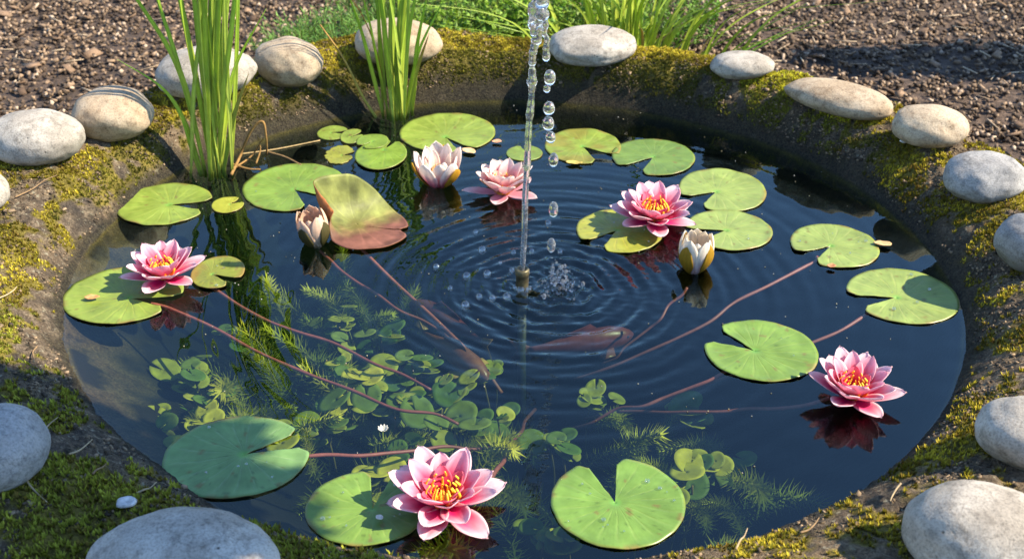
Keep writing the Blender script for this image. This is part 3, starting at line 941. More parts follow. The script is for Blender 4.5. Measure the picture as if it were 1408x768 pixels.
def lily(name, u, v, r, lab, layers, stamens=27, tilt=(0, 0), yaw=0, z=0.004, sepals=None, cat='water lily', st_cols=((0.90, 0.36, 0.02), (0.95, 0.66, 0.05)), st_h=.40, grp='open pink water lilies'):
    loc = at(u, v, z)
    t_ = thing(name, loc, lab, cat, grp, R(yaw))
    t_.rotation_euler = (R(tilt[0]), R(tilt[1]), R(yaw))
    rs = random.Random(int(u * 7 + v))
    for li_, (n, Lr, Wr, el, c1, cup, cb_, ct_, edge, under, off, hz) in enumerate(layers):
        meshes = [petal_mesh('petal', r * Lr * q, r * Wr, c1, cup, cb_, ct_, edge, under, li_ * 5 + k_ + u) for k_, q in enumerate((1.0, .94, 1.05))]
        for k_ in range(n):
            o = link('petal', meshes[rs.randrange(3)], t_)
            az = 2 * math.pi * (k_ + off) / n + rs.uniform(-.09, .09)
            e_ = R(el + rs.uniform(-6, 6))
            b_ = r * .07
            o.location = (math.cos(az) * b_, math.sin(az) * b_, r * hz)
            o.rotation_euler = (R(rs.uniform(-7, 7)), -e_, az)
    if sepals:
        n, Lr, Wr, el, c1, cup, off, inner = sepals
        sm = petal_mesh('sepal', r * Lr, r * Wr, c1, cup, inner, mul3(inner, 1.1), None, (0.42, 0.23, 0.02), 3)
        for k_ in range(n):
            o = link('sepal', sm, t_)
            az = 2 * math.pi * (k_ + off) / n
            o.location = (math.cos(az) * r * .06, math.sin(az) * r * .06, -r * .02)
            o.rotation_euler = (0, -R(el), az)
    if stamens:
        sms = [stamen_mesh(r * st_h * q, st_cols[0], st_cols[1], k_) for k_, q in enumerate((1, .85, .7))]
        for k_ in range(stamens):
            o = link('stamen', sms[k_ % 3], t_)
            az = 2 * math.pi * k_ / stamens + rs.uniform(-.12, .12)
            rr = r * (.21, .15, .08)[k_ % 3]
            o.location = (math.cos(az) * rr, math.sin(az) * rr, r * .10)
            o.rotation_euler = (0, R(rs.uniform(4, 18)), az)
        mb = MB()
        V = [(p.x * r * .16, p.y * r * .16, p.z * r * .07 + r * .10) for p in ICO_V[:642]]
        o = [f for f in ICO_F if max(f) < 642]
        tube(mb, [(0, 0, r * .04), (0, 0, r * .11), (0, 0, r * .15), (0, 0, r * .16)], lambda q: r * (.19 - .1 * q * q), 14, 6, (0.70, 0.34, 0.03))
        mb.build('receptacle', M['stamen'], t_)
    return t_

PK_OUT = ((0.82, 0.025, 0.20), (0.93, 0.80, 0.82)); PK_MID = ((0.80, 0.010, 0.14), (0.92, 0.58, 0.65)); PK_IN = ((0.70, 0.008, 0.07), (0.84, 0.17, 0.28))
PALE = (0.92, 0.79, 0.80)
def pink_layers(dn=0):
    return [(6, 1.0, .28, 5 + dn, .08, .26, *PK_OUT, PALE, (0.80, 0.45, 0.54), .2, .00),
            (8, .98, .27, 23 + dn, .10, .34, *PK_OUT, PALE, (0.82, 0.50, 0.58), .5, .02),
            (8, .86, .25, 41 + dn * .6, .06, .38, *PK_MID, PALE, (0.84, 0.42, 0.52), .1, .04),
            (6, .56, .19, 50 + dn * .5, .03, .42, *PK_IN, None, (0.82, 0.26, 0.38), .6, .05)]
def s_at(u, v, wpx): return wpx * scale_at(u, v, .02)
lily('water_lily', 226, 381, s_at(226, 370, 57), 'pink water lily at the far left beside the biggest left pad', pink_layers(6), yaw=10, tilt=(3, 0), z=.010)
lily('water_lily', 898, 302, s_at(898, 290, 60), 'pink water lily at the upper right on a yellow green pad', pink_layers(0), yaw=25, tilt=(4, 0), z=.010)
lily('water_lily', 1170, 545, s_at(1170, 530, 66), 'pink water lily at the right mirrored in dark open water', pink_layers(10), yaw=40, tilt=(4, 0), z=.006)
lily('water_lily', 611, 692, s_at(611, 680, 82), 'largest pink water lily nearest the front with pale tips', pink_layers(0), yaw=5, tilt=(5, 0), z=.008)
WH = ((0.80, 0.36, 0.44), (0.86, 0.80, 0.76)); WH2 = ((0.84, 0.62, 0.60), (0.87, 0.82, 0.76))
#F2
lily('water_lily', 692, 266, s_at(692, 250, 52), 'pale pink double water lily just left of the water jet', [
    (5, 1.0, .26, 5, .06, .3, (0.80, 0.34, 0.42), (0.88, 0.66, 0.64), None, None, .55, .0), (8, .98, .27, 38, .05, .4, (0.84, 0.36, 0.42), (0.91, 0.82, 0.74), None, (0.88, 0.70, 0.68), .2, .02),
    (8, .86, .26, 54, .0, .4, (0.84, 0.32, 0.36), (0.91, 0.80, 0.72), None, None, .6, .04), (6, .55, .2, 60, .0, .4, (0.84, 0.18, 0.14), (0.90, 0.58, 0.48), None, None, .1, .06)],
    16, sepals=(3, .95, .27, 42, .02, .35, .80, (0.80, 0.5, 0.45)), z=.002, st_cols=((0.9, 0.36, 0.06), (0.95, 0.62, 0.1)), grp='pale water lilies behind the jet')

def bud(u, v, hpx, wpx, lab, pieces, prof_, yaw=0, tilt=(0, 0), name='lily_bud', cat='flower bud', grp='closed water lily buds'):
    loc = at(u, v, -.006)
    s = scale_at(u, v)
    H_, Rb = hpx * s * 1.12, wpx * s / 2
    t_ = thing(name, loc, lab, cat, grp)
    t_.rotation_euler = (R(tilt[0]), R(tilt[1]), R(yaw))
    for (nm, n, hs, rsz, hw, c0, c1_, off, sharp, outc) in pieces:
        for k_ in range(n):
            az = 2 * math.pi * (k_ + off) / n + rnd.uniform(-.06, .06)
            hs_ = hs * rnd.uniform(.95, 1.04)
            G, ct, cb = [], [], []
            for i in range(17):
                q = i / 16
                row, rt, rb = [], [], []
                half = hw * (.55 + .45 * sstep(0, .4, q)) * (max(0, 1 - q ** sharp)) ** .62
                for j in range(9):
                    v_ = 1 - j / 4
                    a_ = az + v_ * half
                    r_ = Rb * rsz * prof_(q) * (1 - .06 * v_ * v_ * q)
                    row.append((math.cos(a_) * r_, math.sin(a_) * r_, H_ * hs_ * (q - .02 * v_ * v_ * q)))
                    st_ = .5 + .5 * math.sin(v_ * 11 + k_)
                    c_ = mul3(mix3(c0, c1_, sstep(.1, .75, q + .1 * v_ * v_)), .88 + .2 * st_)
                    rt.append(c_); rb.append(mul3(outc, .85 + .3 * st_) if outc else c_)
                G.append(row); ct += rt; cb += rb
            mb = MB(); shell(mb, G, ct, cb, .0006)
            mb.build(nm, M['petal'], t_)
    return t_
closed = lambda q: math.sin(math.pi * (0.10 + 0.66 * q * .95)) ** .8
bud(437, 337, 50, 47, 'closed bud with dark olive sepals left of the curled leaf', [
    ('petal', 5, 1.0, .93, .80, (0.60, 0.48, 0.38), (0.80, 0.58, 0.42), .15, 4, None), ('petal', 5, .97, .80, .80, (0.60, 0.48, 0.38), (0.80, 0.58, 0.42), .65, 4, None),
    ('sepal', 4, .88, 1.0, .62, (0.07, 0.062, 0.016), (0.10, 0.085, 0.03), .55, 2.2, None)], closed, 10, (6, -8))
bud(953, 372, 54, 52, 'closed bud with golden sepals and white tips standing right of the jet', [
    ('petal', 5, 1.0, .93, .80, (0.82, 0.66, 0.68), (0.88, 0.80, 0.66), .15, 4, None), ('petal', 5, .97, .80, .80, (0.82, 0.66, 0.68), (0.88, 0.80, 0.66), .65, 4, None),
    ('sepal', 4, .90, 1.0, .60, (0.40, 0.235, 0.018), (0.48, 0.28, 0.025), .50, 2.2, None)], closed, 0, (4, 2))
opening = lambda q: .30 + .70 * math.sin(min(1, q * 1.02) * math.pi * .5) ** .85
WH0, WH1 = (0.86, 0.30, 0.40), (0.92, 0.82, 0.74)
f2 = bud(603, 254, 46, 68, 'half open white water lily with a pink base and golden sepals', [
    ('petal', 5, 1.0, 1.0, .62, WH0, WH1, .22, 2.4, None), ('petal', 5, 1.02, .80, .62, WH0, WH1, .72, 2.4, None), ('petal', 4, .92, .56, .70, (0.86, 0.56, 0.52), WH1, .2, 2.4, None),
    ('sepal', 3, .84, 1.10, .50, (0.52, 0.29, 0.02), (0.60, 0.35, 0.03), .60, 2.2, None)], opening, 8, (8, 0), 'water_lily', 'water lily', 'pale water lilies behind the jet')
sm_ = stamen_mesh(.016, (0.85, 0.5, 0.2), (0.9, 0.62, 0.25), 1)
for k in range(12):
    o = link('stamen', sm_, f2); az = k * math.pi / 6
    o.location = (math.cos(az) * .006, math.sin(az) * .006, .020); o.rotation_euler = (0, R(8), az)

# flower stalks seen through the water
def loose_stalk(pts, lab, r_=.0024, col=(0.19, 0.058, 0.036)):
    pts = [at(*q) for q in pts]; pts = [pts[0]] + [p_ + Vector((rnd.uniform(-.004, .004), rnd.uniform(-.006, .006), 0)) for p_ in spline(pts, 8)[1:]]
    mb = MB(); tube(mb, pts, lambda t: r_ * (1 - .2 * t), 7, 50, lambda t: mix3(col, mul3(col, .6), t))
    tag(mb.build('lily_stalk', M['stalk']), lab, 'plant stalk', 'reddish stalks under the water')
loose_stalk([(440, 345, -.012), (470, 372, -.02), (520, 408, -.03), (580, 440, -.05), (620, 470, -.07)], 'orange red stalk slanting down from the closed dark bud')
loose_stalk([(1140, 547, -.012), (1040, 562, -.03), (940, 570, -.05), (850, 568, -.07)], 'brown red stalk reaching left from the right hand flower')
loose_stalk([(660, 676, -.01), (685, 640, -.035), (708, 602, -.07), (735, 560, -.12)], 'thick red stalk behind the front pink flower', .0030)
loose_stalk([(945, 395, -.012), (915, 430, -.04), (870, 470, -.07), (830, 500, -.1)], 'thin dark red stalk running down from the golden bud', .002)

# ------------------------------------------------------------------ fountain
ft = thing('fountain', (JET.x, JET.y, 0), 'brass fountain nozzle on an upright pipe in the pond', 'fountain')
def lathe(prof_, sides=24):
    V, Fs = [], []
    for (r_, z_) in prof_:
        for k in range(sides):
            a = 2 * math.pi * k / sides
            V.append((math.cos(a) * r_, math.sin(a) * r_, z_))
    for i in range(len(prof_) - 1):
        for k in range(sides):
            k2 = (k + 1) % sides
            Fs.append((i * sides + k, i * sides + k2, (i + 1) * sides + k2, (i + 1) * sides + k))
    Fs.append(tuple(reversed(range(sides)))); Fs.append(tuple((len(prof_) - 1) * sides + k for k in range(sides)))
    return V, Fs
mb = MB(); mb.add(*lathe([(.0080, -.03), (.0084, -.004), (.0088, .004), (.0086, .016), (.0092, .0165), (.0098, .018), (.0098, .0245), (.0090, .0262), (.0062, .0268), (.0056, .025), (.0050, .0245)]))
mb.build('nozzle', M['metal'], ft)
mb = MB(); mb.add(*lathe([(.0062, -.385), (.0062, -.03)]), (0.022, 0.024, 0.012))
mb.build('pipe', M['stalk'], ft)
mb = MB(); mb.add(*lathe([(.05, -.405), (.05, -.392), (.03, -.385), (.0075, -.38)]))
mb.build('base', M['metal'], ft)

jy = JET.y
jt = thing('water_jet', (JET.x, jy, .024), 'glassy water jet rising from the nozzle to a lumpy crest', 'water jet')
J0 = jt.location
mb = MB()
jp = [(720, 364), (721, 320), (723, 270), (725, 220), (728, 170), (730, 130), (733, 95), (735, 70), (738, 45), (741, 20), (744, 0)]
pts = [up(a_, b_, jy) - J0 for a_, b_ in jp]
pts[0].z = -.001; pts[0].x = 0
for i_, p_ in enumerate(pts[2:]): p_.x += rnd.uniform(-.0012, .0012) * (1 + i_ * .2); p_.y += rnd.uniform(-.002, .002)
def jr(t): return (.0040 + .0018 * t + (.0014 + .0019 * t) * (noise.noise((t * 19, 3, 1)) + .8 * noise.noise((t * 43, 7, 2))) * sstep(.12, .4, t))
tube(mb, pts, jr, 16, 150, (1, 1, 1), .9)
mb.build('jet_column', M['jet'], jt)
def blobs(name, lst, parent, off, vox=.0016):
    mb = MB()
    for (u, v, ru, rvv, dy) in lst:
        p = up(u, v, jy) - off; s = scale_at(u, 395)
        V = [(p.x + q.x * ru * s, p.y + dy * s + q.y * ru * s, p.z + q.z * rvv * s) for q in ICO_V[:642]]
        mb.add(V, [f for f in ICO2], (1, 1, 1))
    o = mb.build(name, M['jet'], parent)
    rm = o.modifiers.new('remesh', 'REMESH'); rm.mode = 'VOXEL'; rm.voxel_size = vox; rm.use_smooth_shade = True
    sm = o.modifiers.new('smooth', 'SMOOTH'); sm.factor = .6; sm.iterations = 4
    return o
_b = bmesh.new(); bmesh.ops.create_icosphere(_b, subdivisions=3, radius=1)
ICO3_V = [v.co.copy() for v in _b.verts]; ICO2 = [tuple(v.index for v in f.verts) for f in _b.faces]; _b.free()
ICO_V_SAVE = ICO_V; ICO_V = ICO3_V + []
blobs('crest', [(740, 4, 8, 9, 0), (733, 16, 7, 9, 3), (744, 18, 7, 9, -3), (749, 4, 6, 8, 2), (732, 32, 6, 9, -2), (739, 30, 7, 9, 3), (749, 20, 6, 7, 0), (734, 44, 5, 7, 0), (742, -12, 8, 10, 0), (735, -6, 6, 8, 3), (748, -10, 6, 7, -3), (730, 10, 4, 6, 0), (731, 24, 4, 5, -4),
                 (750, 34, 4.5, 7, 0), (748, 44, 4, 7, 0), (752, 56, 3.6, 8, 0), (751, 66, 4.5, 8, 0), (751, 77, 5.3, 8, 0)], jt, J0, .0013)
for (u, v, ru, rvv, lab) in [(756, 107, 7.5, 10.5, 'falling water drop just below the jet crest'), (752, 122, 4.5, 6, 'small falling drop touching the one above it'),
                             (755, 149, 7.5, 9.5, 'rounded falling drop in front of the far basin wall'), (754, 170, 7.5, 10, 'falling drop crossing the far waterline'),
                             (757, 189, 6.5, 8, 'falling drop beside the back right pad'), (761, 220, 6.5, 10, 'long falling drop at the height of the pale flowers'),
                             (761, 288, 6.5, 11.5, 'long falling drop midway above the splash'), (758, 337, 6, 11, 'lowest falling drop just above the splash')]:
    p = up(u, v, jy)
    mb = MB(); s = scale_at(u, 395)
    seed = rnd.uniform(0, 50)
    mb.add([(q.x * ru * s * (1 + .12 * noise.noise(q * 1.5 + Vector((seed, 0, 0)))), q.y * ru * s, q.z * rvv * s * (1 + .1 * noise.noise(q * 1.5 + Vector((0, seed, 0))))) for q in ICO_V], ICO2)
    o = mb.build('water_drop', M['jet']); o.location = p
    tag(o, lab, 'water drop', 'drops falling beside the jet')

# splash and bubbles
bub = MB(); bub.add([tuple(q) for q in ICO_V], ICO2)
bub_me = bub.mesh('bubble', M['bubble']); dr_me = bub.mesh('splash_drop', M['jet']); dr_clear = bub.mesh('splash_drop', M['drop'])
for (u, v, r_) in [(654, 320, 4), (663, 345, 6), (600, 368, 5), (642, 381, 6), (670, 378, 6), (640, 421, 6.5), (706, 348, 4), (731, 346, 4), (754, 308, 5), (659, 409, 5), (677, 411, 5), (697, 409, 6), (619, 397, 4), (770, 347, 4), (704, 372, 4), (688, 362, 3), (716, 400, 6), (727, 398, 5), (708, 396, 4)]:
    o = link('bubble', bub_me); p = at(u, v, .0); s = scale_at(u, v)
    o.location = p + Vector((0, 0, r_ * s * .25)); o.scale = (r_ * s,) * 3
    tag(o, 'small clear bubble floating on the rippled water near the nozzle', 'bubble', 'bubbles around the fountain')
for k in range(230):
    a_ = rnd.uniform(0, 6.283); q = abs(rnd.gauss(0, 1))
    x = SPL.x + math.cos(a_) * q * .019; y = SPL.y + math.sin(a_) * q * .020
    h = rnd.random() ** 2 * .038 * math.exp(-q * .55)
    if k > 212: x, y, h = SPL.x + rnd.uniform(-.012, .012) - .004, SPL.y + rnd.uniform(-.01, .01), rnd.uniform(.01, .05)
    o = link('splash_drop', dr_me if k % 3 == 0 else dr_clear)
    r_ = rnd.choice([.0007, .0009, .0012, .0016, .0024]) * rnd.uniform(.8, 1.25)
    o.location = (x, y, h + r_ * .3); o.scale = (r_, r_, r_ * rnd.uniform(.8, 1.5))
    tag(o, 'tiny clear droplet in the splash right of the nozzle', 'droplet', 'splash droplets right of the nozzle')
# water beads on the pads
for k in range(70):
    P_ = PADS[rnd.choice([2, 4, 9, 12, 14, 15, 16, 17, 17, 18, 18, 19, 20, 21, 22, 22, 22, 14, 16])]
    a_, q = rnd.uniform(0, 6.28), math.sqrt(rnd.uniform(.05, .72))
    u = (P_[0] + P_[2]) / 2 + math.cos(a_) * q * (P_[2] - P_[0]) / 2; v = (P_[1] + P_[3]) / 2 + math.sin(a_) * q * (P_[3] - P_[1]) / 2
    u2, v2 = (P_[5][0] + P_[6][0]) / 2, (P_[5][1] + P_[6][1]) / 2
    n1 = math.atan2(v2 - P_[4][1], u2 - P_[4][0]); n2 = math.atan2(v - P_[4][1], u - P_[4][0])
    if abs((n1 - n2 + math.pi) % (2 * math.pi) - math.pi) < .5: continue
    o = link('water_bead', bub_me)
    r_ = rnd.choice([.0011, .0014, .0018, .0026]) * rnd.uniform(.8, 1.2)
    o.location = at(u, v, P_[8] + .001); o.scale = (r_, r_, r_ * .75)
    tag(o, 'tiny clear water bead lying on a green lily pad', 'water bead', 'water beads on the lily pads')

# ------------------------------------------------------------------ reeds and grass
def blade_mesh(mb, P3, w0, c0, c1_, facing=None):
    P = spline(P3, 16)
    N = len(P)
    w0 = w0 * 1.2
    fz = facing or rnd.uniform(-.9, .9)
    side = Vector((math.cos(fz), math.sin(fz), 0))
    G, ct = [], []
    for i, p in enumerate(P):
        t = i / (N - 1)
        wd = w0 * (0.55 + .45 * sstep(0, .3, t)) * max(.03, (1 - t ** 2.6)) ** .8
        nrm = side.cross((P[min(i + 1, N - 1)] - P[max(i - 1, 0)]).normalized())
        row = [p - side * wd, p - side * wd * .5 + nrm * wd * -.25, p + nrm * wd * -.35, p + side * wd * .5 + nrm * wd * -.25, p + side * wd]
        G.append(row)
        c_ = mix3(c0, c1_, sstep(.0, 1, t))
        for q in (.95, 1.0, 1.22, 1.0, .92): ct.append(mul3(c_, q))
    shell(mb, G, ct, ct, w0 * .12)

REED_A, REED_B = (0.46, 0.54, 0.07), (0.27, 0.45, 0.04)
def reeds(name, base, blades, lab, cat, grp=None, wmul=1.0):
    t_ = thing(name, base, lab, cat, grp)
    for P3, w0, c0, c1_ in blades:
        mb = MB(); blade_mesh(mb, [p - t_.location for p in P3], w0 * wmul, c0, c1_)
        mb.build('blade', M['blade'], t_)
    return t_
def reed_blades(explicit, u0, v0, spread, n, tops, Yb, seed):
    rs = random.Random(seed); out = []
    for e in explicit:
        px_ = e[0]; Yt = Yb + rs.uniform(-.02, .02)
        b0 = at(px_[0][0], px_[0][1], -.012)
        pts = [b0 - Vector((0, 0, .05))] if False else [b0]
        for i, q in enumerate(px_[1:]):
            k_ = (i + 1) / (len(px_) - 1)
            pts.append(up(q[0], q[1], b0.y * (1 - k_) + Yt * k_))
        c0, c1_ = (REED_A, REED_B) if len(e) < 3 else e[2]
        out.append((pts, e[1], c0, c1_))
    for k in range(n):
        bu, bv = u0 + rs.gauss(0, spread), v0 + rs.gauss(0, 2.5)
        b0 = at(bu, bv, -.012)
        tu, tv = rs.uniform(*tops[0]), rs.uniform(*tops[1])
        tu = tu * .75 + (u0 + (bu - u0) * 2.6) * .25
        Yt = b0.y + rs.uniform(-.04, .04)
        tip_ = up(tu, tv, Yt)
        md = b0.lerp(tip_, .5) + Vector((-(tip_.x - b0.x) * .12 + rs.uniform(-.006, .006), 0, 0))
        g = rs.random()
        out.append(([b0, md, tip_], rs.uniform(.0022, .0042), mix3(REED_A, (0.46, 0.52, 0.10), g), mix3(REED_B, (0.28, 0.44, 0.05), g)))
    return out
DRY = ((0.30, 0.20, 0.05), (0.36, 0.17, 0.06))
Y1 = at(293, 246).y; Y2 = at(545, 166).y
ex1 = [(((284, 244), (259, 136), (235, 72), (186, -4), (146, -64)), .0042), (((284, 244), (262, 150), (239, 68), (214, -12), (190, -130)), .0034), (((302, 244), (312, 150), (325, 88), (366, 12)), .0040),
       (((280, 243), (254, 168), (222, 120), (160, 81)), .0034), (((306, 245), (318, 175), (328, 140), (342, 101)), .0036, ((0.30, 0.40, 0.05), (0.30, 0.24, 0.06))),
       (((318, 212 + 30), (322, 150), (325, 80), (328, -30), (330, -160)), .0032), (((300, 244), (308, 120), (316, 60), (326, -40), (336, -220)), .0052), (((293, 244), (270, 110), (252, 20), (240, -50), (216, -240)), .0044),
       (((296, 244), (296, 120), (300, 20), (304, -60), (312, -280)), .0042), (((290, 245), (284, 140), (276, 60), (262, -40), (240, -240)), .0046), (((276, 243), (262, 200), (256, 180), (248, 160)), .0028)]
reeds('reed_clump', (at(293, 246).x, Y1, -.02), reed_blades(ex1, 295, 245, 9, 22, ((228, 350), (-300, -90)), Y1, 5), 'tall bright green reeds standing in the water at the left', 'reeds', 'reed clumps standing in the pond')
ex2 = [(((556, 165), (566, 110), (580, 60), (618, -14)), .0036), (((560, 164), (570, 110), (580, 75), (590, 47)), .0032, ((0.28, 0.38, 0.05), (0.34, 0.2, 0.06))),
       (((528, 164), (512, 100), (496, 40), (474, -20)), .0034), (((548, 166), (552, 90), (560, 20), (566, -50)), .0046), (((540, 166), (534, 90), (526, 20), (518, -40)), .0046), (((536, 165), (520, 90), (508, 30), (492, -30)), .0036),
       (((534, 162), (520, 80), (500, 25), (470, -20)), .0020, DRY), (((566, 160), (570, 110), (574, 60), (588, -10)), .0040)]
reeds('reed_clump', (at(545, 166).x, Y2, -.02), reed_blades(ex2, 545, 166, 9, 18, ((494, 604), (-190, -50)), Y2, 9), 'tall green reeds at the back left of the water jet', 'reeds', 'reed clumps standing in the pond')
# dry bent stalks beside the reeds
t_ = thing('dry_reed', at(330, 222, 0), 'brown dry bent reed stalks beside the left reed clump', 'dry reeds')
for px_, r_ in [(((318, 240, 0), (330, 215, 1), (345, 180, 1), (361, 167, 1), (366, 190, 1), (367, 213, 0)), .0026), (((320, 226, 0), (340, 232, 0), (358, 233, 0)), .0024), (((352, 225, 0), (358, 205, 1), (354, 185, 1)), .0016), (((324, 230, 0), (346, 214, 0), (362, 190, 1)), .0018)]:
    Yd = at(330, 222).y
    pts = [(up(u, v, Yd) if f else at(u, v, .004)) - t_.location for u, v, f in px_]
    mb = MB(); tube(mb, pts, lambda q: r_ * (1 - .4 * q), 6, 26, (0.26, 0.15, 0.05)); mb.build('stalk', M['dry'], t_)
for px_, r_, lab in [(((330, 212), (380, 205), (440, 193)), .0016, 'thin pale reed stem floating across the corner by the left reeds'), (((368, 209), (392, 216), (414, 227)), .0022, 'short dark brown twig floating behind the large glossy pad')]:
    mb = MB(); tube(mb, [at(u, v, .0015) for u, v in px_], lambda q: r_ * (1 - .3 * q), 6, 16, (0.20, 0.13, 0.06) if r_ > .002 else (0.36, 0.26, 0.12))
    tag(mb.build('floating_twig', M['dry']), lab, 'twig')
t_ = thing('dry_reed', at(515, 160, 0), 'long yellow brown dry stem leaning left of the second reeds', 'dry reeds')
pts = [at(517, 162, -.004)] + [up(u, v, at(515, 160).y) for u, v in ((497, 130), (472, 80), (440, 34))]
mb = MB(); tube(mb, [p - t_.location for p in pts], lambda q: .0032 * (1 - .6 * q), 6, 24, lambda q: mix3((0.34, 0.32, 0.05), (0.34, 0.18, 0.06), q)); mb.build('stalk', M['dry'], t_)

# grass tussock behind the rim
rs = random.Random(3)
gb = []
for k in range(96):
    bx = rs.gauss(0, .075); by = rs.gauss(0, .05)
    b0 = Vector((.245 + bx, .90 + by, GZ))
    lean = bx * 2.6 + rs.gauss(0, .05)
    hgt = rs.uniform(.16, .36)
    tip_ = b0 + Vector((lean, by * 1.5 + rs.gauss(0, .05), hgt * rs.uniform(.75, 1)))
    md = b0 + Vector((lean * .28, by * .4, hgt * .58))
    g = rs.random()
    c0 = mix3((0.34, 0.44, 0.04), (0.46, 0.50, 0.07), g); c1_ = mix3((0.22, 0.38, 0.03), (0.36, 0.48, 0.05), g)
    if rs.random() < .06: c0, c1_ = (0.34, 0.26, 0.10), (0.42, 0.33, 0.16)
    gb.append(([b0, md, tip_], rs.uniform(.0022, .0040), c0, c1_))
for tx, tv, bu in ((1124, 26, 1040), (1110, 4, 1020), (1085, 40, 1030)):
    b0 = Vector((.36 + (bu - 1030) * .001, .84, GZ)); tip_ = up(tx, tv, .86)
    gb.append(([b0, b0.lerp(tip_, .5) + Vector((-.015, 0, .015)), tip_], .0036, (0.2, 0.32, 0.03), (0.16, 0.32, 0.03)))
reeds('grass_tussock', (.23, .90, GZ), gb, 'tussock of long bright green grass behind the back right rim', 'grass clump')

def bushy(name, x, y, rx, ry, h, n, leafL, leafW, cA, cB, lab, seed, feathery=False):
    rs = random.Random(seed)
    t_ = thing(name, (x, y, GZ), lab, 'garden plant', 'low green plants behind the pond')
    lf, sm = MB(), MB()
    for k in range(n):
        a_, q = rs.uniform(0, 6.28), math.sqrt(rs.random())
        bx, by = math.cos(a_) * q * rx * .8, math.sin(a_) * q * ry * .8
        hh = h * (1 - .35 * q * q) * rs.uniform(.6, 1.1)
        p0 = Vector((bx, by, 0)); p2 = Vector((bx * 1.25 + rs.gauss(0, .015), by * 1.25 + rs.gauss(0, .015), hh)); p1 = p0.lerp(p2, .5) + Vector((rs.gauss(0, .006), rs.gauss(0, .006), 0))
        tube(sm, [p0, p1, p2], lambda t: .0013 * (1 - .6 * t), 4, 5, (0.12, 0.14, 0.03))
        nl = 34 if feathery else 22
        cc_ = mix3(cA, cB, rs.random())
        for m_ in range(nl):
            t = .12 + .88 * (m_ + rs.random()) / nl
            p = (p0.lerp(p1, t * 2) if t < .5 else p1.lerp(p2, t * 2 - 1))
            az = rs.uniform(0, 6.28); el_ = rs.uniform(.1, 1.1)
            d_ = Vector((math.cos(az) * math.cos(el_), math.sin(az) * math.cos(el_), math.sin(el_)))
            sd = d_.cross(Vector((0, 0, 1))).normalized() * leafW * rs.uniform(.7, 1.2)
            L = leafL * rs.uniform(.6, 1.25)
            n_ = sd.cross(d_).normalized() * leafW * .35
            c_ = mul3(cc_, rs.uniform(.65, 1.3) )
            lf.add([p, p + d_ * L * .45 + sd - n_, p + d_ * L, p + d_ * L * .45 - sd - n_, p + d_ * L * .5], [(0, 1, 4), (1, 2, 4), (2, 3, 4), (3, 0, 4)], c_)
    lf.build('foliage', M['leaf'], t_, False)
    sm.build('stems', M['leaf'], t_)
bushy('feathery_plant', -.37, .97, .17, .15, .14, 260, .018, .0015, (0.09, 0.21, 0.04), (0.17, 0.32, 0.05), 'fine feathery green plant behind the rim between the reeds', 21, True)
bushy('leafy_plant', -.05, 1.00, .19, .17, .20, 280, .016, .0050, (0.14, 0.27, 0.03), (0.28, 0.42, 0.05), 'small leaved green plant straight behind the second reeds', 22)
bushy('leafy_plant', .12, 1.06, .17, .20, .20, 270, .016, .0050, (0.13, 0.26, 0.03), (0.27, 0.40, 0.05), 'small leaved green plant right behind the water jet crest', 23)
bushy('feathery_plant', -.18, 1.25, .26, .18, .17, 230, .016, .0016, (0.07, 0.16, 0.03), (0.14, 0.26, 0.04), 'feathery dark green plant at the back top edge', 24, True)
bushy('leafy_plant', .33, 1.22, .16, .15, .16, 120, .014, .004, (0.08, 0.19, 0.025), (0.16, 0.29, 0.04), 'small leaved green plant behind the grass tussock', 25)

